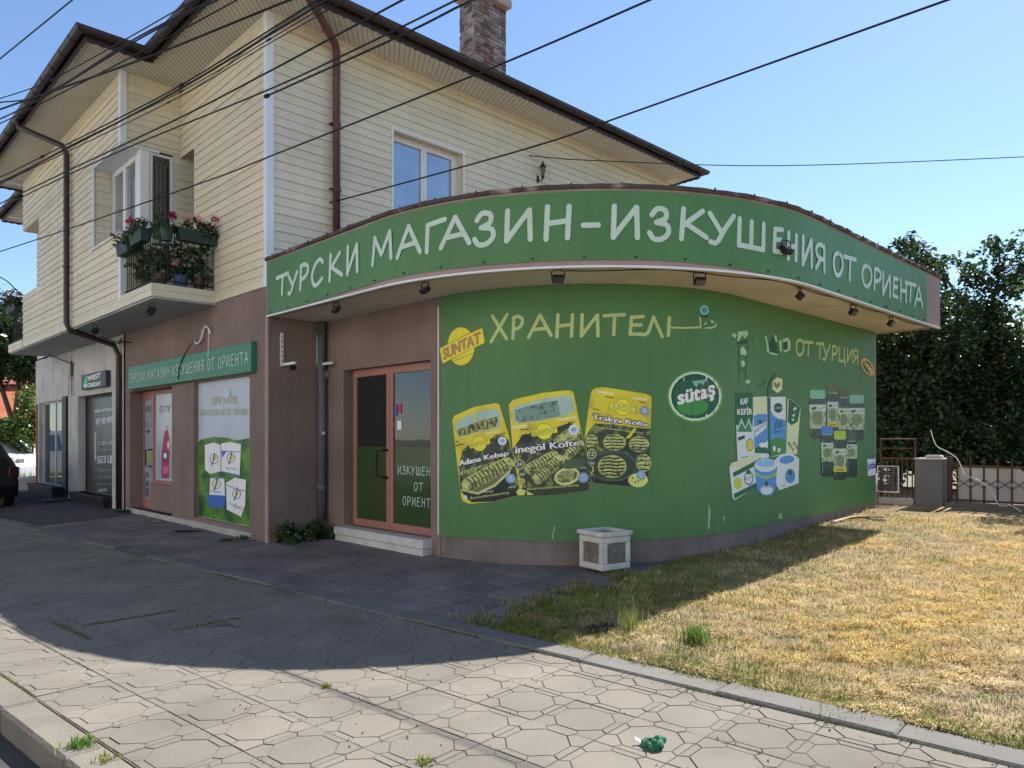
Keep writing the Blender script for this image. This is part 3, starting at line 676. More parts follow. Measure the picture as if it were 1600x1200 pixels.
# ------------------------------------------------------------------ printing: flat shapes laid on a surface
class SurfC:
    def __init__(s, cv): s.cv = cv; s.step = .06
    def pix(s, x, y): return s.cv.pix(x, y)
    def to3(s, u, z, off): q = s.cv.at(u, off); return Vector((q.x, q.y, z))
class SurfA:                      # plane a = c, seen from the street; u = -b grows to the right
    def __init__(s, c): s.c = c; s.step = None
    def pix(s, x, y): b, z = pa(x, y, s.c); return -b, z
    def to3(s, u, z, off): return Vector((s.c-off, -u, z))
FONT = None
def text_mesh(body):
    cu = bpy.data.curves.new('t', 'FONT'); cu.body = body; cu.resolution_u = 3
    o = bpy.data.objects.new('t', cu); COL.objects.link(o); bpy.context.view_layer.update()
    dg = bpy.context.evaluated_depsgraph_get(); me = o.evaluated_get(dg).to_mesh()
    vs_ = [tuple(v.co) for v in me.vertices]; fs = [tuple(p.vertices) for p in me.polygons]
    o.evaluated_get(dg).to_mesh_clear(); bpy.data.objects.remove(o); bpy.data.curves.remove(cu)
    return vs_, fs
class Print:
    def __init__(s, surf, conv=None, off=.004): s.sf = surf; s.cv = conv or (lambda x, y: (x, y)); s.b = MB(); s.off = off; s.dl = .00007
    def raw(s, pts2, faces, m_):
        """pts2 in surface (u,z)"""
        s.off += s.dl; bm = bmesh.new(); vv = [bm.verts.new((p[0], p[1], 0)) for p in pts2]
        for f in faces:
            try: bm.faces.new([vv[i] for i in f])
            except ValueError: pass
        if s.sf.step:
            bmesh.ops.triangulate(bm, faces=[f for f in bm.faces if len(f.verts) > 4])
            us = [p[0] for p in pts2]; k = math.ceil(min(us)/s.sf.step)
            while k*s.sf.step < max(us):
                bmesh.ops.bisect_plane(bm, geom=list(bm.verts)+list(bm.edges)+list(bm.faces), plane_co=(k*s.sf.step, 0, 0), plane_no=(1, 0, 0)); k += 1
        bm.verts.index_update()
        s.b.add([s.sf.to3(v.co.x, v.co.y, s.off) for v in bm.verts], [tuple(v.index for v in f.verts) for f in bm.faces], m_); bm.free(); return s
    def P(s, x, y): return s.sf.pix(*s.cv(x, y))
    def poly(s, pts, m_): return s.raw([s.P(*p) for p in pts], [tuple(range(len(pts)))], m_)
    def ell(s, cx, cy, rx, ry, m_, rot=0, n=22):
        c, q = math.cos(rot), math.sin(rot)
        return s.poly([(cx+rx*math.cos(2*PI*i/n)*c-ry*math.sin(2*PI*i/n)*q, cy+rx*math.cos(2*PI*i/n)*q+ry*math.sin(2*PI*i/n)*c) for i in range(n)], m_)
    def line(s, pts, wd, m_):
        """ribbon of width wd in conv units"""
        L_, R_ = [], []
        for i, p in enumerate(pts):
            a, b = pts[max(i-1, 0)], pts[min(i+1, len(pts)-1)]; dx, dy = b[0]-a[0], b[1]-a[1]; l = math.hypot(dx, dy) or 1
            L_.append((p[0]-dy/l*wd/2, p[1]+dx/l*wd/2)); R_.append((p[0]+dy/l*wd/2, p[1]-dx/l*wd/2))
        q = [s.P(*p) for p in L_+R_]; n = len(pts)
        return s.raw(q, [(i, i+1, n+i+1, n+i) for i in range(n-1)], m_)
    def text(s, body, bl, br, tr, tl, m_, grow=0):
        vs_, fs = text_mesh(body)
        x0, x1 = min(v[0] for v in vs_), max(v[0] for v in vs_); y0, y1 = min(v[1] for v in vs_), max(v[1] for v in vs_)
        A, B_, C_, D_ = [Vector((*s.P(*p), 0)) for p in (bl, br, tr, tl)]
        out = []
        for v in vs_:
            x, y = (v[0]-x0)/(x1-x0), (v[1]-y0)/(y1-y0)
            q = (A*(1-x)+B_*x)*(1-y)+(D_*(1-x)+C_*x)*y; out.append((q.x, q.y))
        return s.raw(out, fs, m_)
    def bold(s, body, bl, br, tr, tl, m_, edge, e):
        for dx, dy in ((-e, 0), (e, 0), (0, -e), (0, e), (-e*.7, -e*.7), (e*.7, e*.7), (e*.7, -e*.7), (-e*.7, e*.7)):
            s.text(body, *[(p[0]+dx, p[1]+dy) for p in (bl, br, tr, tl)], edge)
        e *= .4
        for dx, dy in ((-e, 0), (e, 0), (0, 0)):
            s.text(body, *[(p[0]+dx, p[1]+dy) for p in (bl, br, tr, tl)], m_)
        return s
    def done(s, name, parent, label=None):
        o = s.b.build(name, None, parent, fix=False)
        if label: o['label'] = label
        return o
def arc(cx, cy, rx, ry, a0, a1, n=12): return [(cx+rx*math.cos(math.radians(a0+(a1-a0)*i/n)), cy+ry*math.sin(math.radians(a0+(a1-a0)*i/n))) for i in range(n+1)]
# hand-lettered capitals: strokes in a unit box
GL = {
 'Т': [[(0, .93), (1, 1)], [(.52, .96), (.46, 0)]], 'У': [[(0, 1), (.45, .42)], [(1, 1), (.6, .5), (.35, .1), (.22, 0), (.02, .04)]],
 'Р': [[(.14, .97), (.05, 0)], ('c', [(.1, .93), (.5, 1), (.95, .86), (.85, .58), (.45, .43), (.12, .42)])],
 'С': [('c', [(.95, .84), (.72, .99), (.35, .85), (.06, .45), (.16, .08), (.45, .0), (.9, .2)])],
 'К': [[(.14, 1), (.06, 0)], [(.85, .97), (.14, .46)], [(.24, .5), (1, .1)]], 'И': [[(.1, 1), (.06, 0)], [(.08, .03), (.92, .97)], [(.93, .97), (.96, 0)]],
 'М': [[(.04, 0), (.16, .93)], [(.16, .93), (.5, .28)], [(.5, .28), (.9, 1)], [(.9, 1), (.96, .08)]],
 'А': [[(0, 0), (.52, 1)], [(.52, 1), (1, .05)], [(.22, .33), (.8, .38)]], 'Г': [[(.05, 0), (.1, .9)], [(.1, .9), (1, 1)]],
 'З': [('c', [(.12, .78), (.4, .98), (.82, .93), (.82, .68), (.35, .54)]), ('c', [(.35, .54), (.9, .46), (.96, .2), (.6, .01), (.2, .02), (.0, .2)])],
 'Н': [[(.12, 1), (.06, 0)], [(.94, .98), (.88, .02)], [(.1, .48), (.9, .54)]], '-': [[(.05, .45), (.95, .55)]],
 'Ш': [[(.08, 1), (.05, .06)], [(.5, .96), (.48, .06)], [(.95, .95), (.93, .02)], [(.05, .07), (.93, .02)]],
 'Е': [[(.15, .95), (.05, .02)], [(.15, .95), (.95, 1)], [(.1, .52), (.8, .55)], [(.05, .03), (.9, .03)]],
 'Я': [[(.92, .98), (.94, 0)], ('c', [(.9, .95), (.45, 1), (.08, .8), (.25, .5), (.88, .45)]), [(.55, .46), (.05, .02)]],
 'О': [('c', [(.6, .98), (.2, .85), (.04, .45), (.25, .04), (.62, .03), (.95, .4), (.9, .82), (.58, .98)])],
 'Х': [[(.08, .98), (.92, .08)], [(.95, 1), (.0, 0)]], 'Л': [[(0, .08), (.2, .2)], [(.2, .2), (.5, 1)], [(.5, 1), (1, .02)]],
 'Ц': [[(.1, 1), (.06, .22)], [(.06, .22), (.98, .2)], [(.82, .98), (.84, .2)], [(.95, .2), (.97, 0)]], 'Ь': [[(.1, 1), (.06, 0)]],
}
def letter_strokes(pr, ch, u0, u1, z0, z1, wd, m_):
    for st in GL[ch]:
        pts = [Vector((*p, 0)) for p in (st[1] if st[0] == 'c' else st)]
        if st[0] == 'c': pts = catmull(pts, 5)
        P_ = [Vector((u0+p.x*(u1-u0), z0+p.y*(z1-z0), 0)) for p in pts]
        q = []
        for i in range(len(P_)-1):
            k = max(1, int((P_[i+1]-P_[i]).length/.05)); q += [P_[i].lerp(P_[i+1], j/k) for j in range(k)]
        q.append(P_[-1]); n = len(q); L_, R_ = [], []
        for i, p in enumerate(q):
            d = (q[min(i+1, n-1)]-q[max(i-1, 0)]).normalized(); nr = Vector((-d.y, d.x, 0)); L_.append(p+nr*wd/2); R_.append(p-nr*wd/2)
        v = L_+R_; f = [(i, i+1, n+i+1, n+i) for i in range(n-1)]
        for e, d in ((q[0], (q[0]-q[1]).normalized()), (q[-1], (q[-1]-q[-2]).normalized())):
            a0 = math.atan2(d.y, d.x); k = len(v); v += [e+Vector((math.cos(a0+t)*wd/2, math.sin(a0+t)*wd/2, 0)) for t in np.linspace(-PI/2, PI/2, 7)]
            f.append(tuple(range(k, k+7)))
        pr.raw([(p.x, p.y) for p in v], f, m_)
def lettering(surf, items, wfun, m_, parent, off=.006):
    for ch, x0, x1, yt, yb in items:
        pr = Print(surf, off=off); pr.dl = .0005
        u0, _ = surf.pix(x0, yt); u1, _ = surf.pix(x1, yt); xm = (x0+x1)/2; z1 = surf.pix(xm, yt)[1]; z0 = surf.pix(xm, yb)[1]
        wd = wfun; letter_strokes(pr, ch, u0+wd/2, u1-wd/2, z0+wd/2, z1-wd/2, wd, m_); pr.done('letter', parent)
# ---- long banner on the canopy edge
s_end = CF.pix(1447, 470)[0]
fb = thing('canopy_banner', 'long green banner with pale hand-lettered Cyrillic capitals along the rounded canopy edge', 'banner', (0, -2.0, ZC0+.05), HM)
def bwob(s_, z): return .0022*math.sin(s_*2.1+z*3)+.0018*math.sin(s_*7.3+z*5)+.001*math.sin(s_*17-z*9)
def bz0(t): return ZC0+.012+.05*min(1, max(0, (t-.5)/2.5))*min(1, max(0, (7.6-t)/1.2))
def sheet_on_curve(name, mt, parent, cv, s0, s1, z0f, z1f, off, wob, nz=16, step=.04):
    n = int((s1-s0)/step); v = []
    for i in range(n+1):
        t = s0+(s1-s0)*i/n
        for j in range(nz+1):
            z = z0f(t)+(z1f(t)-z0f(t))*j/nz; q = cv.at(t, off+wob(t, z)); v.append(Vector((q.x, q.y, z)))
    f = [(i*(nz+1)+j, (i+1)*(nz+1)+j, (i+1)*(nz+1)+j+1, i*(nz+1)+j+1) for i in range(n) for j in range(nz)]
    return MB().add(v, f).build(name, mt, parent, smooth=True, fix=False)
sheet_on_curve('sheet', M['green'], fb, CF, .03, s_end, bz0, lambda t: ZC1-.062, .012, bwob)
SF = SurfC(CF); SWL = SurfC(CW)
for i in range(24):
    t = .15+i*(s_end-.3)/23; q = CF.at(t, .017); nx, ny = CF.nrm(q.x, q.y)
    part('bolt', M['black'], fb, ('tube', [(q.x, q.y, bz0(t)+.03), (q.x+nx*.012, q.y+ny*.012, bz0(t)+.03)], .011, 6))
FL = [('Т', 433, 454, 427, 463), ('У', 451, 468, 424, 461), ('Р', 469, 485.5, 410, 454), ('С', 487, 509, 403, 448.5), ('К', 514, 538, 393, 440), ('И', 542, 563, 380, 430),
      ('М', 581, 617, 362, 414), ('А', 620, 661, 350, 403), ('Г', 664, 700, 342, 396), ('А', 687, 738, 336, 389), ('З', 739, 776, 329, 387), ('И', 786, 835, 325, 380),
      ('Н', 847, 896, 319, 378), ('-', 906, 940, 348, 357), ('И', 951, 1001, 319, 376), ('З', 1010, 1048, 322, 379), ('К', 1057, 1106, 324, 379), ('У', 1104, 1148, 332, 386),
      ('Ш', 1147, 1196, 341, 393), ('Е', 1204, 1223, 354, 399), ('Н', 1226, 1245, 362, 410), ('И', 1249, 1268, 368, 419), ('Я', 1270, 1288, 379, 426),
      ('О', 1298, 1316, 391, 434), ('Т', 1315, 1336, 399, 441), ('О', 1343, 1361, 411, 451), ('Р', 1362, 1375.5, 418, 457), ('И', 1375.5, 1390, 425, 465), ('Е', 1392, 1402, 432, 467.5),
      ('Н', 1403, 1415.5, 436, 474), ('Т', 1411, 1430, 440, 474), ('А', 1426, 1440, 445, 482)]
lettering(SF, FL, .055, M['letter'], fb, .0185)
# ---- big banner on the rounded wall
wb = thing('wall_banner', 'big green banner with food packages and yellow lettering on the rounded shop wall', 'banner', (1.5, -4.9, .35), HM)
def wwob(t, z):
    k = .001*math.sin(t*2.3+z*2)+.0008*math.sin(t*9+z*4)
    if z > 2.75 and t < 1.6: k += .008*(z-2.75)*math.sin((t*.5+z)*26)*(1.6-t)
    return k
sheet_on_curve('sheet', M['green'], wb, CW, .02, CW.L-.02, lambda t: .35+.14*t/CW.L, lambda t: ZC0+.008, .012, wwob, 24)
part('edge_trim', M['pvc'], wb, ('box', RC.x-RW-.02, RC.x-RW-.005, -2.83, -2.81, .36, ZC0-.1))
C1 = lambda x, y: (670+x/3.529, 460+y/3.529); CA = lambda x, y: (690+x/5.714, 590+y/5.714); CB = lambda x, y: (880+x/6.154, 590+y/6.154)
CC = lambda x, y: (1130+x/5.714, 580+y/5.714); CD = lambda x, y: (1240+x/6.316, 590+y/6.316); CE = lambda x, y: (1020+x/4.444, 470+y/4.444); C2 = lambda x, y: (1030+x/3.529, 460+y/3.529)
WOFF = .0152
WL = [('Х', 766, 797, 490, 536), ('Р', 799, 820, 492, 531), ('А', 824, 864, 490, 529), ('Н', 866, 899, 489, 529), ('И', 904, 938, 489, 528), ('Т', 941, 978, 489, 526), ('Е', 980, 1008, 492, 526), ('Л', 1004, 1036, 493, 529),
      ('О', 1241, 1255.5, 528, 557), ('Т', 1254, 1269, 532, 558), ('Т', 1273, 1286, 534, 562), ('У', 1283, 1296, 537, 565), ('Р', 1297.5, 1307.5, 539, 565), ('Ц', 1308, 1320, 541, 572), ('И', 1321, 1331, 543, 568), ('Я', 1331, 1340, 545, 569)]
lettering(SWL, WL, .04, M['lettery'], wb, WOFF)
Y_ = M['lettery']; DG = ink(38, 72, 50); PG = ink(150, 190, 150); G2 = ink(62, 105, 70)
pr = Print(SWL, CE, WOFF)                                  # torn lettering
pr.line([(110, 110), (103, 250)], 24, Y_).line([(120, 187), (220, 190), (330, 185), (400, 190), (428, 178), (432, 160)], 13, Y_)
pr.poly([(308, 108), (330, 112), (350, 160), (395, 128), (425, 150), (420, 170), (330, 195)], G2).poly([(316, 112), (328, 114), (332, 185), (322, 185)], Y_).poly([(345, 165), (372, 140), (360, 168)], PG).poly([(392, 130), (425, 150), (400, 158)], PG)
pr.ell(352, 66, 30, 34, ink(120, 185, 205)).ell(352, 66, 18, 22, ink(60, 130, 160)).poly([(325, 98), (380, 98), (378, 118), (330, 116)], DG)
pr.poly([(538, 235), (560, 225), (578, 240), (560, 262)], PG).poly([(585, 215), (650, 208), (655, 235), (630, 262), (612, 240), (590, 280), (578, 290)], PG).poly([(580, 285), (655, 270), (650, 300), (580, 300)], DG)
pr.poly([(600, 330), (620, 318), (650, 362), (640, 380), (600, 372)], PG).poly([(600, 420), (625, 415), (635, 440), (615, 465)], PG).poly([(595, 460), (632, 462), (625, 495), (600, 490)], G2).poly([(630, 555), (665, 548), (668, 575), (640, 575)], PG)
pr.poly([(700, 255), (715, 255), (742, 330), (720, 320), (690, 318)], ink(75, 125, 85)).poly([(765, 250), (780, 246), (795, 300), (800, 358), (785, 362), (778, 290)], PG).poly([(795, 300), (840, 235), (850, 290), (862, 350), (862, 375), (815, 362)], DG).poly([(835, 240), (850, 240), (856, 290), (842, 280)], PG)
pr.poly([(800, 355), (860, 370), (855, 380), (800, 368)], PG).poly([(868, 275), (885, 275), (888, 350), (874, 350)], PG).poly([(890, 270), (930, 255), (950, 290), (945, 345), (905, 362), (898, 340), (930, 320), (925, 280), (900, 290)], PG).poly([(905, 290), (922, 285), (928, 335), (905, 345)], DG)
pr.line([(590, 300), (588, 560)], 3, DG).line([(655, 300), (640, 420), (635, 560)], 3, DG)
pr.done('torn_letters', wb, 'peeling remains of torn yellow letters')
def sun_logo(pr, cx, cy, rx, ry, rib, tq, yel=(215, 205, 50), edge=(90, 80, 30), txt=(165, 110, 80)):
    e = ink(*edge); y = ink(*yel); r_ = max(1.5, rx*.05)
    pr.ell(cx, cy, rx+r_, ry+r_, e).ell(cx, cy, rx, ry, y)
    c = (sum(p[0] for p in rib)/4, sum(p[1] for p in rib)/4)
    pr.poly([(p[0]+(p[0]-c[0])*.04, p[1]+(p[1]-c[1])*.08) for p in rib], e).poly(rib, y); pr.bold('SUNTAT', *tq, ink(*txt), e, r_*.9)
pr = Print(SWL, C1, WOFF)
sun_logo(pr, 182, 287, 74, 105, [(66, 300), (298, 187), (312, 268), (82, 382)], [(88, 362), (290, 268), (286, 208), (84, 305)], (205, 195, 55), (120, 110, 30), (170, 120, 95))
pr.text('Internationale Feinkost', (140, 372), (248, 330), (248, 322), (140, 362), ink(110, 100, 30)); pr.done('brand_mark', wb, 'yellow sun emblem with a slanted name ribbon')
FOOD = mat('print_food', srgb(172, 180, 110), .5, .3, 9, c2=srgb(78, 88, 58), c2s=22, c2t=(.46, .6)); FOODY = mat('print_food_light', srgb(200, 208, 130), .5, .25, 8, c2=srgb(98, 110, 62), c2s=26, c2t=(.5, .64))
DKP = mat('print_dark', srgb(58, 72, 60), .5, .2, 5, c2=srgb(140, 152, 92), c2s=11, c2t=(.5, .66)); AQ = mat('print_tray', srgb(165, 200, 186), .4, .12, 7, c2=srgb(180, 200, 196), c2s=6, c2t=(.45, .6))
YEL = mat('print_yellow', srgb(228, 216, 60), .5, .06, 3, c2=srgb(196, 180, 70), c2s=4, c2t=(.5, .7)); WHT = ink(214, 218, 222); BLK = ink(36, 40, 44); BL = ink(120, 150, 185); OL = ink(110, 120, 62)
def badge(pr, x, y, r, c=BL): pr.ell(x, y, r, r, c); pr.ell(x, y, r*.62, r*.62, ink(150, 175, 200)); pr.line([(x-r*.5, y+r*.2), (x+r*.5, y-r*.2)], r*.16, ink(80, 110, 150))
def grill(pr, cx, cy, rx, ry, k=5):
    pr.ell(cx, cy, rx*1.05, ry*1.06, OL); pr.ell(cx, cy, rx, ry, FOODY)
    for i in range(k):
        t = -.75+1.5*i/(k-1); h = math.sqrt(max(.05, 1-t*t))*rx*.9
        pr.line([(cx-h, cy+t*ry+ry*.05), (cx-h*.3, cy+t*ry-ry*.04), (cx+h*.3, cy+t*ry+ry*.05), (cx+h, cy+t*ry-ry*.02)], ry*.14, ink(48, 52, 36))
def sausage(pr, x0, y0, x1, y1, r, bands=9):
    dx, dy = x1-x0, y1-y0; l = math.hypot(dx, dy); a = math.degrees(math.atan2(dy, dx)); ax = (-dy/l, dx/l)
    pr.poly(arc(x0, y0, r, r, a+90, a+270, 8)+arc(x1, y1, r, r, a-90, a+90, 8), FOODY)
    pr.poly(arc(x0+ax[0]*r*.55, y0+ax[1]*r*.55, r*.45, r*.45, a+90, a+270, 6)+arc(x1+ax[0]*r*.55, y1+ax[1]*r*.55, r*.45, r*.45, a-90, a+90, 6), FOOD)
    for i in range(bands):
        t = (i+.5)/bands; x, y = x0+dx*t, y0+dy*t; pr.line([(x-ax[0]*r*.85, y-ax[1]*r*.85), (x+dx/l*r*.15, y+dy/l*r*.15), (x+ax[0]*r*.9, y+ax[1]*r*.9)], r*.2, ink(70, 76, 48))
# package one
p = Print(SWL, CA, WOFF)
p.poly([(103, 375), (125, 340), (300, 262), (495, 227), (520, 240), (600, 500), (642, 700), (702, 1000), (690, 1052), (470, 1108), (250, 1125), (195, 1105), (182, 1070), (148, 780)], YEL)
p.poly([(135, 430), (160, 378), (330, 302), (490, 277), (520, 310), (530, 420), (505, 448), (300, 500), (170, 532), (145, 510)], AQ)
p.poly([(145, 470), (350, 385), (505, 345), (522, 435), (300, 490), (165, 528), (150, 510)], FOOD)
for i in range(9): p.line([(165+i*40, 465-i*14), (178+i*40, 490-i*14), (172+i*40, 515-i*13)], 11, ink(52, 56, 38))
p.poly([(195, 645), (240, 610), (430, 560), (480, 520), (560, 515), (605, 560), (642, 700), (700, 1000), (688, 1050), (470, 1106), (270, 1112), (178, 1010), (158, 800)], DKP)
p.poly([(600, 1000), (700, 1000), (688, 1050), (470, 1106), (270, 1112), (185, 1020), (400, 990), (640, 780), (650, 790)], BLK)
p.poly([(172, 950), (230, 870), (560, 720), (640, 745), (600, 840), (480, 950), (330, 1022), (230, 1025)], ink(96, 108, 70)); p.line([(185, 1000), (330, 1034), (480, 962), (600, 850), (640, 770)], 22, ink(176, 186, 120))
p.poly([(165, 845), (300, 800), (470, 745), (480, 765), (320, 850), (175, 870)], FOOD)
sausage(p, 250, 955, 590, 770, 62, 11)
sun_logo(p, 345, 590, 62, 66, [(252, 588), (430, 545), (440, 590), (262, 632)], [(266, 622), (424, 583), (418, 556), (262, 596)], (214, 205, 58), (110, 105, 30), (190, 190, 90))
p.bold('Adana Kebap', (168, 808), (602, 705), (600, 650), (165, 738), WHT, BLK, 9); badge(p, 622, 900, 44); badge(p, 548, 565, 38, ink(200, 212, 220))
p.text('Würzige', (375, 1035), (470, 1022), (470, 1002), (375, 1015), WHT); p.text('Rinderhackfleischzubereitung', (268, 1092), (608, 1040), (606, 1012), (266, 1066), ink(200, 205, 120)); p.text('500g', (605, 992), (665, 980), (665, 960), (605, 972), WHT)
for x0, y0, x1, y1 in ((135, 575, 160, 567), (135, 610, 200, 592), (485, 518, 575, 495)): p.line([(x0, y0), (x1, y1)], 9, ink(70, 70, 30))
p.line([(410, 500), (540, 478)], 22, ink(214, 200, 130)); p.ell(222, 1070, 16, 22, WHT); p.done('package_picture', wb, 'picture of a yellow pack of long minced skewers')
# package two
p = Print(SWL, CA, WOFF+.002)
p.poly([(605, 245), (640, 200), (900, 137), (1120, 114), (1168, 120), (1182, 145), (1245, 470), (1290, 700), (1332, 920), (1320, 1002), (1000, 1042), (760, 1056), (690, 1050), (668, 1020), (700, 985), (640, 640)], YEL)
p.poly([(640, 300), (655, 260), (900, 190), (1130, 155), (1170, 190), (1185, 290), (1150, 330), (900, 385), (690, 410), (655, 390)], AQ); p.poly([(660, 290), (900, 225), (1040, 205), (1060, 345), (880, 380), (690, 403), (665, 380)], mat('print_block', srgb(128, 160, 146), .5, .2, 9, c2=srgb(86, 112, 98), c2s=18, c2t=(.52, .64)))
p.poly([(640, 640), (720, 520), (850, 480), (1040, 440), (1150, 400), (1240, 470), (1290, 700), (1332, 920), (1318, 1000), (1000, 1040), (760, 1052), (730, 1020), (700, 860)], DKP)
p.ell(760, 545, 55, 42, BLK); p.poly([(1000, 560), (1100, 470), (1200, 440), (1245, 500), (1180, 560), (1060, 600)], FOODY)
sausage(p, 790, 815, 1000, 700, 48, 8); sausage(p, 865, 900, 1050, 740, 52, 9); sausage(p, 1130, 690, 1230, 600, 44, 5)
p.ell(1120, 880, 115, 78, ink(188, 194, 128), -.25); p.ell(1120, 880, 95, 55, FOOD, -.25); p.ell(1180, 770, 110, 40, ink(70, 90, 66), -.2)
p.poly([(680, 985), (760, 985), (1320, 945), (1318, 1002), (1000, 1042), (760, 1056), (700, 1050)], ink(48, 60, 48)); p.poly([(672, 1020), (700, 985), (760, 1010), (830, 1045), (690, 1050)], ink(186, 196, 110))
sun_logo(p, 920, 480, 70, 72, [(805, 478), (1030, 440), (1036, 490), (812, 526)], [(822, 516), (1022, 482), (1018, 452), (816, 488)], (214, 205, 58), (100, 98, 30), (190, 190, 90))
p.bold('inegöl Köfte', (668, 700), (1232, 620), (1225, 552), (664, 610), WHT, BLK, 10)
p.ell(700, 775, 46, 46, ink(188, 196, 130)).ell(700, 775, 39, 39, ink(70, 84, 60)); p.text('24', (676, 792), (722, 788), (722, 752), (676, 756), WHT)
p.ell(720, 862, 34, 26, ink(70, 84, 60)); p.text('100', (694, 876), (746, 872), (746, 850), (694, 854), WHT); p.ell(725, 925, 26, 30, ink(150, 160, 80)); p.text('12', (722, 980), (758, 978), (758, 958), (722, 960), WHT)
badge(p, 1265, 892, 46); badge(p, 1180, 465, 46, ink(200, 212, 220)); p.text('1200g', (1232, 818), (1290, 812), (1290, 792), (1232, 798), WHT)
p.text('Rinderhackfleischzubereitung', (770, 1010), (1222, 972), (1220, 945), (768, 985), ink(205, 208, 120))
for x0, y0, x1, y1 in ((705, 468, 790, 460), (1130, 403, 1190, 395)): p.line([(x0, y0), (x1, y1)], 8, ink(70, 70, 30))
p.line([(630, 450), (770, 430)], 26, ink(214, 202, 140)); p.line([(1040, 380), (1200, 355)], 26, ink(214, 202, 140)); p.done('package_picture', wb, 'picture of a yellow pack of meat rolls, the middle pack')
# package three
p = Print(SWL, CB, WOFF)
p.poly([(258, 180), (275, 125), (310, 98), (380, 92), (600, 125), (790, 158), (840, 180), (845, 215), (838, 420), (812, 1000), (800, 1042), (720, 1052), (300, 1015), (270, 990), (240, 760), (205, 580)], YEL)
p.poly([(300, 440), (460, 450), (800, 490), (835, 490), (812, 1000), (800, 1040), (720, 1050), (300, 1014), (272, 990), (240, 760), (208, 590), (240, 520)], DKP)
p.poly([(260, 960), (330, 930), (620, 960), (700, 1050), (300, 1014)], BLK); p.ell(470, 850, 240, 150, ink(66, 84, 66)); p.ell(470, 850, 215, 128, ink(50, 62, 56))
grill(p, 490, 622, 108, 78, 5); grill(p, 725, 640, 95, 75, 5); grill(p, 275, 620, 60, 72, 4); grill(p, 468, 855, 135, 108, 6); grill(p, 770, 820, 70, 85, 4)
p.ell(715, 985, 95, 68, ink(190, 200, 110)); [p.ell(660+28*i, 985+14*((i*7) % 4-1.5), 7, 10, BLK) for i in range(5)]; badge(p, 742, 935, 44); p.poly([(590, 590), (680, 480), (700, 490), (640, 580)], ink(200, 190, 60))
sun_logo(p, 570, 285, 76, 78, [(448, 238), (688, 272), (684, 335), (446, 305)], [(464, 298), (672, 326), (674, 282), (466, 250)], (216, 206, 60), (110, 104, 30), (200, 195, 100))
p.bold('Trakya Köfte', (280, 418), (805, 485), (812, 432), (285, 350), WHT, BLK, 10); p.text('Rinderhackfleischzubereitung', (320, 490), (760, 545), (762, 522), (322, 468), ink(206, 206, 110))
p.ell(272, 735, 44, 46, ink(188, 196, 130)).ell(272, 735, 37, 39, ink(70, 84, 60)); p.text('12', (246, 748), (296, 752), (296, 716), (246, 712), WHT); p.text('100', (242, 832), (300, 836), (300, 812), (242, 808), WHT); p.line(arc(262, 880, 26, 34, -80, 90), 12, ink(196, 188, 80)); p.text('12', (262, 940), (288, 942), (288, 924), (262, 922), WHT)
badge(p, 774, 318, 44, ink(120, 135, 150)); p.text('1200g', (280, 312), (345, 322), (347, 300), (282, 290), ink(70, 70, 30))
for x0, y0, x1, y1 in ((400, 183, 485, 196), (725, 232, 780, 242)): p.line([(x0, y0), (x1, y1)], 8, ink(70, 70, 30))
p.line([(325, 135), (480, 160)], 26, ink(216, 206, 140)); p.line([(660, 198), (800, 212)], 26, ink(216, 206, 140)); p.done('package_picture', wb, 'picture of a yellow pack of round grilled patties')
# round dairy mark
p = Print(SWL, C2, WOFF)
p.ell(193, 562, 152, 142, ink(104, 160, 84)).ell(193, 562, 143, 134, ink(190, 206, 190)).ell(193, 562, 132, 124, ink(30, 74, 52)).ell(193, 570, 118, 108, ink(34, 88, 60)).ell(180, 618, 86, 48, ink(58, 130, 66))
p.bold('sütaş', (102, 628), (300, 580), (300, 490), (98, 540), ink(214, 216, 212), ink(200, 206, 204), 4)
p.poly([(175, 480), (250, 470), (240, 500), (215, 488), (200, 515)], ink(120, 170, 160)).line([(225, 490), (222, 590)], 5, ink(120, 70, 66)).line([(262, 485), (270, 575)], 5, ink(130, 80, 70)); p.done('brand_mark', wb, 'dark green oval emblem with white script')
# dairy cartons
p = Print(SWL, CC, WOFF); W2 = ink(196, 204, 202); GR = ink(28, 92, 56); LB = ink(74, 134, 188); CR = ink(196, 202, 160)
p.poly([(565, 245), (610, 262), (682, 320), (650, 740), (550, 740)], CR).poly([(575, 250), (610, 265), (680, 322), (655, 450), (600, 485), (565, 450)], GR); [p.ell(575+12*i, 660+20*((i*5) % 4-1), 10, 16, FOOD) for i in range(7)]
p.poly([(612, 345), (632, 318), (648, 330), (630, 352)], WHT); p.poly([(604, 395), (628, 378), (632, 392), (612, 410)], WHT); p.poly([(602, 432), (622, 422), (622, 438), (606, 446)], WHT)
p.poly([(255, 230), (382, 225), (390, 760), (262, 760)], W2).poly([(262, 400), (300, 380), (382, 385), (388, 620), (330, 660), (268, 690)], LB).poly([(270, 690), (330, 660), (388, 690), (390, 735), (270, 730)], GR); p.poly([(258, 232), (378, 228), (380, 380), (262, 385)], CR)
p.poly([(265, 500), (380, 450), (375, 505), (275, 590)], W2); p.text('ayran', (280, 560), (372, 500), (368, 460), (272, 520), ink(40, 80, 130)); p.ell(318, 452, 20, 18, GR); p.ell(340, 660, 30, 22, WHT)
p.poly([(380, 230), (548, 228), (545, 750), (400, 765)], W2).poly([(380, 230), (412, 235), (420, 765), (392, 760)], GR).poly([(405, 330), (440, 400), (490, 425), (545, 440), (545, 610), (412, 640)], LB).poly([(412, 620), (470, 590), (545, 610), (545, 740), (420, 760)], ink(52, 128, 62)); p.ell(480, 328, 40, 44, ink(24, 74, 50)); p.text('sütaş', (448, 342), (512, 338), (512, 316), (448, 320), WHT)
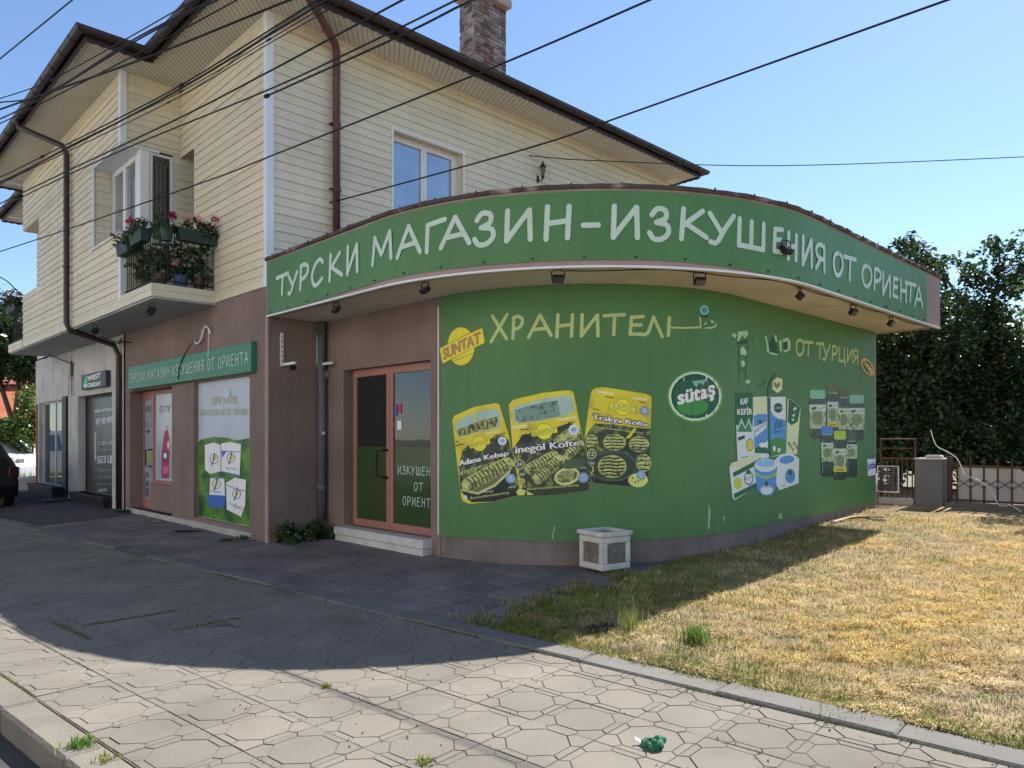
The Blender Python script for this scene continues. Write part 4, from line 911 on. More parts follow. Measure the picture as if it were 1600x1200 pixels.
p.line([(445, 525), (470, 430), (462, 520), (490, 440), (484, 510), (516, 430), (510, 500)], 11, ink(26, 60, 100)).line([(440, 545), (530, 525), (450, 556)], 8, ink(26, 60, 100)); p.ell(445, 690, 12, 26, WHT); p.ell(487, 705, 14, 22, ink(190, 196, 180))
p.poly([(100, 195), (250, 190), (258, 400), (268, 745), (115, 800), (105, 480)], W2).poly([(100, 195), (250, 190), (256, 400), (250, 500), (105, 480)], GR); p.bold('KEFİR', (116, 388), (246, 385), (246, 318), (114, 322), WHT, WHT, 2); p.bold('KAF', (144, 298), (208, 290), (208, 240), (144, 248), WHT, WHT, 2)
p.poly([(110, 520), (150, 415), (185, 500), (215, 412), (248, 500), (250, 545), (110, 545)], ink(150, 186, 160)); p.poly([(118, 540), (150, 460), (185, 520), (215, 455), (245, 540)], ink(60, 118, 80)); p.poly([(105, 545), (258, 545), (268, 745), (115, 800)], W2); p.poly([(118, 592), (178, 572), (182, 598), (124, 622)], ink(40, 50, 52)); p.ell(226, 658, 33, 58, ink(120, 112, 50)).ell(226, 658, 27, 50, ink(196, 186, 64)); p.line([(150, 775), (210, 760)], 8, ink(120, 130, 130))
p.poly([(42, 860), (60, 820), (300, 730), (400, 745), (300, 1010), (90, 1150), (70, 1130)], W2).poly([(50, 850), (62, 820), (300, 732), (340, 760), (90, 900)], CR).poly([(74, 905), (330, 770), (300, 830), (80, 945)], GR).poly([(80, 1095), (300, 985), (292, 1020), (90, 1140)], GR); p.ell(118, 1000, 38, 52, ink(176, 184, 60)); p.ell(215, 955, 42, 62, GR).ell(215, 955, 34, 50, W2); p.text('Peynir', (182, 985), (246, 955), (246, 925), (182, 955), GR); p.ell(212, 900, 18, 22, GR)
p.poly([(440, 800), (500, 740), (600, 730), (665, 780), (660, 1000), (490, 1062), (462, 1020)], W2).ell(555, 790, 68, 36, LB, -.15).ell(585, 935, 45, 66, LB); p.ell(585, 905, 22, 26, GR); p.text('Kaymak', (545, 980), (628, 955), (628, 930), (545, 955), ink(30, 70, 110)); p.line([(512, 1028), (540, 1018)], 8, ink(110, 120, 130))
p.poly([(262, 860), (300, 790), (370, 770), (430, 790), (470, 860), (450, 1060), (420, 1105), (340, 1110), (290, 1060)], LB).ell(365, 840, 100, 60, W2).ell(365, 822, 82, 34, ink(130, 176, 210)).poly([(268, 895), (330, 935), (420, 930), (466, 885), (462, 930), (370, 965), (275, 930)], ink(150, 176, 80)); p.ell(375, 1060, 55, 42, W2); p.text('yoğurt', (335, 1050), (415, 1042), (415, 1018), (335, 1026), ink(40, 60, 110)); p.ell(372, 1005, 18, 22, GR)
p.poly([(385, 150), (420, 60), (460, 20), (515, 60), (515, 170), (500, 222), (385, 225)], G2).poly([(430, 90), (470, 55), (515, 70), (512, 165), (470, 195), (425, 160)], ink(196, 200, 150)); [p.ell(450+18*i, 120+14*(i % 2), 9, 26, ink(110, 106, 50)) for i in range(3)]; p.line([(290, 140), (370, 110), (340, 70)], 7, DG)
p.done('package_picture', wb, 'picture of milk cartons, tubs and a cheese pack')
# jars
p = Print(SWL, CD, WOFF); JD = mat('print_jar', srgb(48, 66, 58), .4, .3, 9, c2=srgb(70, 92, 72), c2s=20, c2t=(.55, .65)); LAB = mat('print_label', srgb(190, 204, 170), .5, .15, 8, c2=srgb(96, 120, 76), c2s=16, c2t=(.5, .62))
def jar(x0, x1, yt, yb, lid, lab=(.3, .75), taper=0, yel=None):
    w_ = x1-x0; h = yb-yt; r = w_*.3; lh = h*.16
    ins = w_*.10; p.poly([(x0+ins, yt+lh), (x1-ins, yt+lh), (x1-ins*.6, yt+lh+h*.04), (x1, yt+lh+h*.12), (x1-taper, yb-r*.6)]+arc((x0+x1)/2, yb-r*.6, w_/2-taper, r*.7, 0, 180, 10)+[(x0, yt+lh+h*.12), (x0+ins*.6, yt+lh+h*.04)], JD)
    p.poly([(x0+ins*.6, yt+8), (x0+ins+8, yt), (x1-ins-8, yt), (x1-ins*.6, yt+8), (x1-ins*.6, yt+lh-3)]+arc((x0+x1)/2, yt+lh-3, w_/2-ins*.6, 7, 0, 180, 6)[1:], lid); p.line([(x0+ins, yt+lh+6), (x1-ins, yt+lh+6)], 7, ink(150, 170, 160)); p.line([(x0+w_*.14, yt+lh+h*.14), (x0+w_*.14, yb-r)], w_*.06, ink(104, 128, 116))
    a, b = yt+h*lab[0], yt+h*lab[1]; p.poly([(x0+2, a), (x1-2, a), (x1-2-taper*.5, b), (x0+2+taper*.5, b)], LAB); p.poly([(x0+4, a+4), (x1-4, a+4), (x1-4, a+(b-a)*.28), (x0+4, a+(b-a)*.26)], ink(176, 186, 172))
    p.ell(x0+w_*.3, a+(b-a)*.16, w_*.16, (b-a)*.06, ink(60, 84, 62), -.3); p.line([(x0+w_*.5, a+(b-a)*.2), (x1-10, a+(b-a)*.12)], 5, ink(80, 96, 80))
    p.ell((x0+x1)/2, (a+b)/2+8, w_*.32, (b-a)*.26, ink(110, 128, 84))
    if yel: p.poly([(x0+3, b-(b-a)*.18), (x1-3, b-(b-a)*.18), (x1-3, b+6), (x0+3, b+6)], yel); p.line([(x0+w_*.2, b-(b-a)*.06), (x1-w_*.2, b-(b-a)*.06)], 9, ink(96, 96, 40))
PAL = ink(120, 168, 142); jar(140, 312, 122, 600, PAL, (.30, .8), 16); jar(530, 694, 172, 625, PAL, (.28, .76), 10); jar(318, 434, 62, 600, ink(96, 98, 60), (.33, .78), 4, ink(190, 172, 50)); jar(430, 540, 115, 600, ink(86, 90, 56), (.38, .82), 3)
jar(256, 384, 478, 978, ink(70, 124, 178), (.33, .7), 6); jar(508, 618, 552, 980, ink(70, 90, 76), (.25, .58), 4); jar(378, 512, 525, 1010, ink(158, 184, 50), (.36, .82), 6, ink(182, 190, 56)); p.done('package_picture', wb, 'picture of seven olive jars')
p = Print(SWL, CD, WOFF); p.poly([(718, 805), (802, 798), (806, 960), (722, 970)], ink(196, 204, 220)); p.bold('jutbi', (726, 925), (800, 918), (800, 825), (724, 832), ink(60, 66, 150), ink(60, 66, 150), 2); p.done('sticker', wb, 'small white sticker with blue lettering')
p = Print(SWL, CE, WOFF); p.ell(1486, 460, 42, 78, ink(120, 92, 56), -.55).ell(1486, 460, 34, 66, ink(196, 160, 90), -.55).ell(1486, 460, 27, 56, ink(70, 60, 36), -.55); p.bold('Tomita', (1448, 418), (1512, 510), (1526, 478), (1462, 400), ink(206, 176, 110), ink(206, 176, 110), 1.5); p.done('brand_mark', wb, 'small brown and yellow oval emblem')
p = Print(SWL, None, WOFF)                                     # scratches and peeled specks
for pts in ([(1106, 785), (1109, 800), (1107, 828), (1104, 825)], [(1216, 801), (1219, 802), (1222, 810), (1214, 810)], [(866, 822), (868, 822), (864, 842), (862, 840)], [(1128, 806), (1131, 806), (1130, 818)]): p.poly(pts, ink(130, 165, 135))
for i in range(46):
    x, y = random.uniform(700, 1360), random.uniform(690, 830)
    if y > 800 and x > 1250: continue
    p.ell(x, y, random.uniform(.4, .9), random.uniform(.4, 1.6), ink(120, 160, 128), n=6)
p.done('scratches', wb, 'pale scratches in the green print')['kind'] = 'stuff'
# ---- sign board over the street windows
sgn_a = -.09; sb = thing('shop_sign', 'green box sign with thin pale Cyrillic capitals above the poster window', 'sign', (0, pa(296, 580)[0], 2.6), HM)
sb0, sz1 = pa(392, 533, sgn_a); sb1, _ = pa(200, 573, sgn_a); sz0 = pa(392, 581, sgn_a)[1]
part('board', M['greens'], sb, ('bbox', sgn_a, -.001, sb0, sb1, sz0, sz1, .008)); SS = SurfA(sgn_a)
txt = 'ТУРСКИ МАГАЗИН-ИЗКУШЕНИЯ ОТ ОРИЕНТА'; wid = {'-': .7, ' ': .6, 'М': 1.25, 'Ш': 1.25, 'А': 1.1, 'Ц': 1.0}
def line_text(surf, txt, u0, u1, z0, z1, wd, m_, parent, tilt=0):
    tot = sum(wid.get(c, 1)+.25 for c in txt)-.25; u = u0; k = (u1-u0)/tot
    for c in txt:
        w_ = wid.get(c, 1)*k
        if c != ' ':
            pr = Print(surf, off=.003); pr.dl = .0004; zz0, zz1 = (z0, z1) if c != '-' else (z0+(z1-z0)*.4, z0+(z1-z0)*.6)
            letter_strokes(pr, c, u+wd/2, u+w_-wd/2, zz0, zz1, wd, m_); pr.done('letter', parent)
        u += w_+.25*k
line_text(SS, txt, -sb1+.09, -sb0-.08, sz0+.13, sz1-.14, .018, M['letter'], sb)
# ---- poster in the street window
ps = thing('window_poster', 'printed window poster of a green hill with yoghurt tubs and yellow title', 'poster', (poster_a, (b_p0+b_p1)/2, .3), HM)
SP = SurfA(poster_a); K4 = lambda x, y: (190+x/3.871, 530+y/3.871); uA, uB = -b_p1+.01, -b_p0-.01
p = Print(SP, K4, .002); p.dl = .00008
p.raw([(uA, .225), (uB, .225), (uB, zh-.01), (uA, zh-.01)], [(0, 1, 2, 3)], mat('print_sky', srgb(186, 196, 208), .45, .08, 1.2, c2=srgb(150, 180, 205), c2s=1.2, c2t=(.55, .75)))
def clampu(pts): return [(min(max(SP.pix(*K4(*q))[0], uA+.001), uB-.001), max(.226, SP.pix(*K4(*q))[1])) for q in pts]
HIL = mat('print_hill', srgb(98, 146, 40), .5, .15, 3, c2=srgb(44, 92, 28), c2s=2.2, c2t=(.45, .6)); HIL2 = mat('print_meadow', srgb(90, 140, 44), .5, .2, 14, c2=srgb(36, 82, 40), c2s=2.5, c2t=(.42, .6)); BLADE = mat('print_blade', srgb(40, 92, 46), .5, .3, 20, c2=srgb(90, 150, 60), c2s=30, c2t=(.5, .6))
q = clampu([(430, 620), (480, 608), (560, 590), (640, 596), (700, 612), (770, 598), (790, 600), (790, 1160), (430, 1160)]); p.raw(q, [tuple(range(len(q)))], HIL)
q = clampu([(430, 830), (500, 812), (600, 850), (700, 835), (790, 825), (790, 1160), (430, 1160)]); p.raw(q, [tuple(range(len(q)))], HIL2)
for i in range(90):
    u = random.uniform(uA+.02, uB-.02); z0 = random.uniform(.23, .5); h = random.uniform(.06, .2); p.raw([(u-.008, z0), (u+.008, z0), (u+random.uniform(-.02, .02), z0+h)], [(0, 1, 2)], BLADE)
WP = ink(206, 212, 218)
def tub(pts, cx, cy, blue=None, t=None):
    p.poly(pts, WP)
    if blue: p.poly(blue, ink(46, 92, 168))
    p.ell(cx, cy, 26, 30, ink(60, 66, 80)).ell(cx, cy, 22, 26, WP).ell(cx+3, cy-4, 14, 16, ink(186, 190, 110)); p.line([(cx-16, cy+40), (cx-6, cy+18), (cx+4, cy-28), (cx+2, cy-38)], 7, ink(40, 44, 60))
    if t: p.text(*t, ink(40, 44, 60))
tub([(506, 640), (560, 625), (602, 640), (602, 800), (540, 815), (508, 790)], 562, 725); tub([(606, 630), (660, 622), (726, 635), (718, 828), (606, 800)], 665, 718, [(608, 676), (640, 676), (612, 720)], ('Süzme Yoğurt', (636, 790), (700, 796), (700, 776), (636, 768)))
p.line([(607, 676), (722, 682)], 5, ink(46, 92, 168)).line([(607, 800), (718, 824)], 5, ink(46, 92, 168)); tub([(540, 835), (625, 838), (630, 955), (534, 950)], 578, 875, [(520, 940), (636, 945), (626, 1018), (534, 1012)], ('Ev Yoğurdu', (540, 930), (602, 936), (602, 912), (540, 908))); p.line([(536, 838), (626, 842)], 5, ink(46, 70, 130))
tub([(636, 868), (690, 836), (756, 850), (752, 1000), (728, 1074), (640, 1030)], 700, 935, None, ('Yoğurt', (650, 1005), (735, 1040), (738, 1012), (652, 978))); p.line([(640, 880), (690, 905), (754, 920)], 4, ink(50, 60, 80))
p.text('ОВЧЕ И КОЗЕ', (548, 398), (706, 385), (704, 340), (550, 352), ink(160, 164, 90)); p.text('ЗРЯЛО СИРЕНЕ ОТ ТУРЦИЯ', (474, 470), (762, 465), (760, 418), (474, 428), ink(160, 164, 90)); p.ell(640, 330, 22, 30, ink(160, 180, 196)); p.done('print', ps)
# ---- films on the shop door and shop window
SD = SurfA(dfr+.018); df = thing('door_film', 'pale blue film with an arrow and printed bottles on the narrow shop door', 'poster', (dfr, b_dm+.3, .5), HM)
p = Print(SD, K4, .002); p.dl = .00008; NV = ink(40, 46, 80)
p.text('ВНОС', (124, 445), (184, 438), (184, 402), (124, 408), NV); p.text('РАБОТНО', (130, 532), (180, 528), (180, 518), (130, 522), ink(80, 90, 110)); p.text('от', (142, 516), (168, 514), (168, 502), (142, 504), ink(80, 90, 110)); p.line([(134, 560), (166, 557)], 6, NV); p.poly([(160, 542), (172, 556), (160, 572)], NV)
for x, y, w_, h in ((120, 800, 22, 70), (148, 805, 14, 30), (145, 860, 20, 30), (120, 890, 22, 60), (146, 900, 20, 50)): p.poly([(x, y), (x+w_, y-2), (x+w_, y+h), (x, y+h)], mat('print_bottle', srgb(90, 104, 120), .5, .3, 12, c2=srgb(50, 60, 70), c2s=18, c2t=(.5, .6)))
p.poly([(150, 700), (184, 660), (184, 750), (165, 755)], mat('print_leafy', srgb(150, 170, 110), .5, .3, 15)); p.done('print', df)
wf = thing('window_film', 'white film with a big red detergent bottle on the narrow shop window', 'poster', (dfr, b_d0+.4, .9), HM)
p = Print(SD, K4, .002); p.dl = .00008; RD_ = ink(150, 40, 84)
p.text('ОТ ТУ', (230, 445), (292, 440), (292, 400), (230, 405), NV)
p.poly([(256, 580), (262, 560), (264, 524), (278, 522), (280, 560), (288, 600), (290, 640), (286, 840), (250, 845), (240, 830), (242, 700)], RD_).poly([(264, 524), (278, 522), (280, 550), (262, 552)], ink(196, 150, 170)).ell(264, 705, 16, 30, ink(50, 40, 90)).ell(264, 705, 10, 18, WHT).poly([(250, 770), (284, 766), (282, 810), (252, 814)], ink(190, 90, 130)).ell(283, 640, 5, 26, ink(210, 214, 224))
p.raw([(-b_dm+.09, zsill+.08), (-b_d0-.07, zsill+.08), (-b_d0-.07, zsill+.12), (-b_dm+.09, zsill+.12)], [(0, 1, 2, 3)], ink(150, 160, 176)); p.done('print', wf)
# ---- credit office sign and door lettering
K6 = lambda x, y: (110+x/5, 560+y/5)
so_ = thing('office_sign', 'small dark box sign with green drop and white letters above the grey office door', 'sign', (-.1, pa(145, 590)[0], 2.6), HM)
ob0, oz1 = pa(165, 578, -.13); ob1, _ = pa(127, 583, -.13); oz0 = pa(165, 603, -.13)[1]
part('box', mat('sign_dark', (.05, .055, .065), .5, .05), so_, ('bbox', -.13, -.031, ob0, ob1, oz0, oz1, .006)); p = Print(SurfA(-.13), K6, .002)
p.poly([(118, 150), (126, 128), (134, 150), (130, 228), (112, 234), (100, 215), (104, 185)], ink(70, 170, 110)).ell(116, 214, 8, 12, ink(220, 235, 230)); p.bold('WEST', (136, 178), (236, 150), (236, 112), (136, 140), ink(210, 226, 236), ink(210, 226, 236), 1.5); p.bold('CREDIT', (134, 226), (238, 212), (238, 182), (134, 196), ink(200, 220, 236), ink(200, 220, 236), 1.5); p; p.done('print', so_)
dl_ = thing('office_door_lettering', 'white vinyl lettering on the dark office door', 'lettering', (.14, bm_-.2, .8), HM); p = Print(SurfA(.146), K6, .002); GW = ink(190, 194, 204); GY = ink(140, 146, 160)
p.bold('НАЙ-НИСКИ ЛИ', (192, 425), (350, 405), (350, 375), (192, 392), GW, GW, 1); p.bold('359 88 987 1', (198, 518), (348, 500), (348, 452), (198, 470), GW, GW, 1)
for t, y0, y1, x1, c in (('Необвързващ и бърз', 622, 606, 340, GY), ('ОТ 500 до 5000', 684, 645, 345, GW), ('лева срещу лична', 728, 708, 345, GY), ('Кредитен център', 890, 862, 345, GY), ('СТО ПРОЦЕНТА', 950, 918, 345, GY), ('бързо и лесно', 998, 972, 345, GY), ('westcredit', 1042, 1012, 290, GW)): p.text(t, (215, y0), (x1, y0-6), (x1, y1-6), (215, y1), c)
p.bold('БЕЗ ЦК', (215, 832), (344, 822), (344, 755), (215, 765), GW, GW, 1.5); p.done('print', dl_)['kind'] = 'stuff'
# ---- lettering on the entrance door
el = thing('door_lettering', 'pale handwritten lettering on the green film of the entrance door', 'lettering', (dp, d_r+.4, .6), HM); SE = SurfA(dp+.019)
K3 = lambda x, y: (380+x/2.609, 420+y/2.609)
for t, x0, x1, yt, yb in (('ИЗКУШЕН', 630, 764, 806, 840), ('ОТ', 696, 734, 872, 905), ('ОРИЕНТ', 650, 764, 932, 968)):
    u0, z1 = SE.pix(*K3(x0, yt)); u1, _ = SE.pix(*K3(x1, yt)); z0 = SE.pix(*K3((x0+x1)/2, yb))[1]; line_text(SE, t, u0, u1, z0, SE.pix(*K3((x0+x1)/2, yt))[1], .012, M['letter'], el)
# ------------------------------------------------------------------ lawn, grass and weeds
def lz(x, y): return gz(x, y)+.012+.012*math.sin(x*1.7+y*.9)*math.sin(y*1.3-x*.6)
b = MB(); nm, nn = 60, 48; LM0, LM1, LN1 = M_PAT, 16.0, 17.0
for i in range(nm+1):
    for j in range(nn+1):
        m_ = LM0+(LM1-LM0)*i/nm; n_ = N_EDGE+.002+(LN1-N_EDGE)*j/nn; p = SM @ Vector((m_, n_, 0)); b.v.append(Vector((p.x, p.y, lz(p.x, p.y)+(0 if j else -.015))))
for i in range(nm):
    for j in range(nn): k = i*(nn+1)+j; b.f.append((k, k+nn+1, k+nn+2, k+1)); b.mi.append(0)
k0 = len(b.v)
lawn = b.build('lawn', mat('lawn_soil', (.29, .205, .105), 1, .3, 2.2, bump=1.0, bs=60, bdist=.02, fine=.35, fs=90, c2=(.15, .14, .07), c2s=1.3, c2t=(.5, .68)), smooth=True, fix=False); tag(lawn, kind='structure')
GATT = bpy.data.materials.new('grass_blades'); GATT.use_nodes = True
_n = GATT.node_tree.nodes; _a = _n.new('ShaderNodeAttribute'); _a.attribute_name = 'Col'; _p = _n['Principled BSDF']; _p.inputs['Roughness'].default_value = .7; _p.inputs['Specular IOR Level'].default_value = .2
GATT.node_tree.links.new(_a.outputs['Color'], _p.inputs['Base Color'])
_t = _n.new('ShaderNodeBsdfTranslucent'); GATT.node_tree.links.new(_a.outputs['Color'], _t.inputs[0]); _x = _n.new('ShaderNodeMixShader'); _x.inputs[0].default_value = .3
GATT.node_tree.links.new(_p.outputs[0], _x.inputs[1]); GATT.node_tree.links.new(_t.outputs[0], _x.inputs[2]); GATT.node_tree.links.new(_x.outputs[0], _n['Material Output'].inputs[0])
def blades(name, pos, length, lean, width, col, parent=None, az=None):
    """pos (N,3), length, lean (from vertical), width (N,), col (N,3): bent grass blades of three triangles"""
    N_ = len(pos); az = rng.uniform(0, 2*PI, N_) if az is None else az; h = np.stack([np.cos(az), np.sin(az), 0*az], 1); sd = np.stack([-np.sin(az), np.cos(az), 0*az], 1)
    tw = rng.uniform(-.7, .7, N_)[:, None]; sd = sd+h*tw; up = np.array([0, 0, 1.0])
    l = length[:, None]; le = lean[:, None]; w_ = width[:, None]
    mid = pos+(h*np.sin(le*.6)+up*np.cos(le*.6))*l*.5; tip = mid+(h*np.sin(np.minimum(le*1.25, 1.75))+up*np.cos(np.minimum(le*1.25, 1.75)))*l*.5
    base = pos-up*.008
    v = np.stack([base-sd*w_*.5, base+sd*w_*.5, mid-sd*w_*.42, mid+sd*w_*.42, tip], 1).reshape(-1, 3)
    k = np.arange(N_)*5; f = np.stack([k, k+1, k+3, k, k+3, k+2, k+2, k+3, k+4], 1).ravel()
    o = big_mesh(name, v, f, 3, GATT, parent)
    ca = o.data.color_attributes.new('Col', 'FLOAT_COLOR', 'POINT'); c4 = np.ones((N_*5, 4), dtype=np.float32); c4[:, :3] = np.repeat(col, 5, 0); ca.data.foreach_set('color', c4.ravel())
    return o
def patch(x, y): return .5+.22*np.sin(x*1.9+1.3*np.sin(y*1.4))+.2*np.sin(y*2.3+x*.7+1.7)+.14*np.sin(x*5.1-y*4.3)
def lawn_points(N_, ymax=20, power=1.6):
    out = []
    while sum(len(o) for o in out) < N_:
        q = rng.uniform(0, 1, (N_, 2)); m_ = M_PAT+.02+(15-M_PAT)*q[:, 0]; n_ = N_EDGE+.01+(12.8-N_EDGE)*q[:, 1]**1.25
        x, y = .758*m_+.653*n_, -.653*m_+.758*n_
        ok = (y > 2.6) & (x/np.maximum(y, .1) < .78) & (rng.uniform(0, 1, N_) < np.minimum(1, (5.2/np.maximum(y, 1))**power))
        out.append(np.stack([x[ok], y[ok], m_[ok], n_[ok]], 1))
    return np.concatenate(out)[:N_]
from mathutils import noise as mn
def fbm(x, y, f, sd): return np.array([mn.noise((a*f+sd, b_*f, sd))+.5*mn.noise((a*f*2.3, b_*f*2.3+sd, sd)) for a, b_ in zip(x, y)])
P_ = lawn_points(185000)
keep = np.array([not inside(x, y, .01) for x, y in P_[:, :2]]); P_ = P_[keep]
hp = np.array([[(HI @ Vector((x, y, 0))).x] for x, y in P_[:, :2]])[:, 0]; P_ = P_[hp < 9.2]
g_ = .5+.62*fbm(P_[:, 0], P_[:, 1], 1.1, 3.3); k1 = fbm(P_[:, 0], P_[:, 1], 3.4, 7.1); k2 = fbm(P_[:, 0], P_[:, 1], .55, 12.9); k3 = fbm(P_[:, 0], P_[:, 1], 7.0, 21.0); shade_side = np.exp(-(P_[:, 2]-M_PAT)/.8)*np.clip(.35+1.2*k1+.9, .2, 1.6)+.55*np.exp(-(P_[:, 3]-N_EDGE)/.28)
gr = rng.uniform(0, 1, len(P_)) < np.clip(.012+.75*np.clip(g_-.80, 0, 1)+.2*np.clip(k3-.5, 0, 1)+.62*shade_side*np.clip(g_+.25, 0, 1), 0, .9)
N_ = len(P_); pos = np.stack([P_[:, 0], P_[:, 1], [lz(x, y) for x, y in P_[:, :2]]], 1)
dens = np.clip(.62+.9*k1+.4*k3, .06, 1); sel = (rng.uniform(0, 1, N_) < dens) | gr
length = np.where(gr, rng.uniform(.025, .075, N_), rng.uniform(.02, .085, N_)*np.clip(1+.8*k3, .5, 1.7)); lean = np.where(gr, rng.uniform(.2, .9, N_), rng.uniform(1.0, 1.62, N_)-.25*np.clip(k3, 0, 1))
base_d = np.array([.62, .47, .235])*rng.uniform(.55, 1.25, (N_, 1)); base_d += np.array([.03, .04, .06])*rng.uniform(-1, 1, (N_, 1)); base_g = np.array([.20, .27, .055])*rng.uniform(.5, 1.3, (N_, 1))
base_d *= np.clip(.95+.42*k1+.22*k3, .45, 1.4)[:, None]; base_d += np.array([-.03, .0, .05])*np.clip(k2*2, -1, 1)[:, None]
col = np.clip(np.where(gr[:, None], base_g, base_d), .01, .8)
AZ = (fbm(P_[:, 0], P_[:, 1], 1.6, 33.0)*5+rng.normal(0, .75, N_))[sel]
k = 9000; em = M_PAT-np.abs(rng.normal(0, .16, k)); en = N_EDGE+.02+rng.uniform(0, 2.4, k); e2 = rng.uniform(0, 1, k) < .3; em = np.where(e2, rng.uniform(M_PAT, 1.5, k), em); en = np.where(e2, N_EDGE+.01-np.abs(rng.normal(0, .03, k)), en)
ex, ey = .758*em+.653*en, -.653*em+.758*en; ek = (fbm(ex, ey, 2.6, 5.0) > np.where(e2, .05, -.05)) & np.array([not inside(x, y, .02) for x, y in zip(ex, ey)]); ke = int(ek.sum())
oe = blades('border_grass', np.stack([ex, ey, [gz(x, y)+.01 for x, y in zip(ex, ey)]], 1)[ek], rng.uniform(.025, .08, ke), rng.uniform(.3, 1.4, ke), rng.uniform(.003, .006, ke), np.where(rng.uniform(0, 1, (ke, 1)) < .6, np.array([.17, .23, .05]), np.array([.5, .4, .2]))*rng.uniform(.5, 1.2, (ke, 1))); tag(oe, 'ragged grass creeping from the lawn over edging and forecourt', 'grass', kind='stuff')
o = blades('lawn_grass', pos[sel], length[sel], lean[sel], rng.uniform(.003, .007, N_)[sel], col[sel], az=AZ)
tag(o, 'dry straw-coloured mown grass with green patches beside the rounded wall', 'grass', kind='stuff')
# grass and moss in the joints of the paving
J = []
def joint(m0, m1, n, dens_, jit=.012, dm=0, dn=1):
    k = int(abs(m1-m0)*dens_)
    for _ in range(k):
        t = random.uniform(m0, m1)
        if math.sin(t*5.3+n*3)+math.sin(t*2.1+n)*1.2 > .2: J.append((t, n+random.gauss(0, jit)))
joint(-15, .5, N_E0+.002, 260, .008); joint(-14, -4, N_EDGE+.01, 200, .015); joint(-9, -.5, N_KIN, 90, .008)
for k in range(-2, 3): joint(-9, .2, N_A+k*TS, 26, .004)
J2 = [(-6.7+random.gauss(0, .012)+t*.05, 2.32+t*.75) for t in np.random.default_rng(3).uniform(0, 1, 420)]+[(-7.1+t*.9, 2.2+random.gauss(0, .014)) for t in np.random.default_rng(4).uniform(0, 1, 300)]+[(-6.0+t*.03+random.gauss(0, .012), 2.75+t*.6) for t in np.random.default_rng(5).uniform(0, 1, 220)]
J += J2
jp = np.array([tuple(SM @ Vector((m_, n_, .0))) for m_, n_ in J]); k = len(jp)
o = blades('joint_grass', jp, rng.uniform(.008, .03, k), rng.uniform(.3, 1.3, k), rng.uniform(.003, .006, k), np.array([.13, .17, .045])*rng.uniform(.5, 1.4, (k, 1))); tag(o, 'short grass and moss growing in the paving joints', 'grass', kind='stuff')
def tuft(px, py, n_, ln, spread, lean, wd, col, label, name='weed', at=None):
    c = Vector(at) if at else pg(px, py); r = rng.normal(0, spread, (n_, 2)); p = np.stack([r[:, 0], r[:, 1], np.zeros(n_)], 1)
    t = thing(name, label, 'weed', c); o = blades('leaf_blades', p, rng.uniform(.5, 1, n_)*ln, rng.uniform(lean[0], lean[1], n_), rng.uniform(.6, 1.2, n_)*wd, np.array(col)*rng.uniform(.6, 1.3, (n_, 1)), t); o['kind'] = 'stuff'; return t
tuft(1086, 1008, 150, .20, .045, (.1, .8), .011, (.14, .25, .05), 'broad-bladed green grass tussock standing alone in the dry lawn')
tuft(985, 990, 80, .26, .05, (.02, .35), .007, (.28, .30, .08), 'tall thin grass tuft beside the bare dark soil patch')
tuft(128, 1166, 130, .07, .03, (.2, 1.0), .008, (.15, .26, .05), 'small bright green tuft in the kerb joint')
tuft(166, 1190, 60, .05, .025, (.3, 1.1), .007, (.27, .28, .07), 'yellowish tuft in the kerb joint')
tuft(667, 1192, 70, .05, .02, (.4, 1.2), .007, (.25, .28, .07), 'tiny weed rosette on the sunlit pavers')
tuft(509, 1074, 50, .035, .016, (.4, 1.2), .007, (.25, .28, .05), 'tiny weed in a paver joint at the shadow edge')
tuft(250, 812, 160, .10, .09, (.3, 1.2), .01, (.06, .10, .03), 'low dark weeds by the foot of the black downpipe', at=H(-.15, b_d1-.1, gzh(-.15, b_d1)+.01))
tuft(290, 830, 120, .08, .06, (.3, 1.2), .01, (.07, .11, .03), 'little weed below the poster window', at=H(-.08, b_p0-.02, gzh(-.1, b_p0)+.02))
tuft(355, 845, 110, .07, .05, (.4, 1.3), .009, (.08, .12, .03), 'flat weed on the forecourt tiles')
for i, (px, py) in enumerate(((1110, 975), (1240, 930), (1330, 985), (1420, 1035), (1500, 985), (1360, 905), (1470, 880), (1560, 930), (1460, 1080), (1300, 1120), (1430, 1130), (1590, 1010), (1185, 880), (1290, 865), (1395, 840), (1430, 815))):
    tuft(px, py, 70, .07, .08, (.15, .8), .006, (.20, .26, .055), 'green grass clump in the straw-coloured lawn')['group'] = 'green clumps in the lawn'
# bare soil patch
c = pg(935, 985); b = MB(); ring = [(c.x+math.cos(t)*.26*(1+.25*math.sin(3*t)), c.y+math.sin(t)*.17*(1+.2*math.cos(4*t)), 0) for t in np.linspace(0, 2*PI, 25)[:-1]]
b.add([(x, y, lz(x, y)+.004) for x, y, _ in ring]+[(c.x, c.y, lz(c.x, c.y)+.03)], [(i, (i+1) % 24, 24) for i in range(24)]); o = b.build('soil_patch', mat('dark_soil', (.035, .02, .017), 1, .3, 12, bump=1, bs=40, bdist=.03)); tag(o, kind='structure')

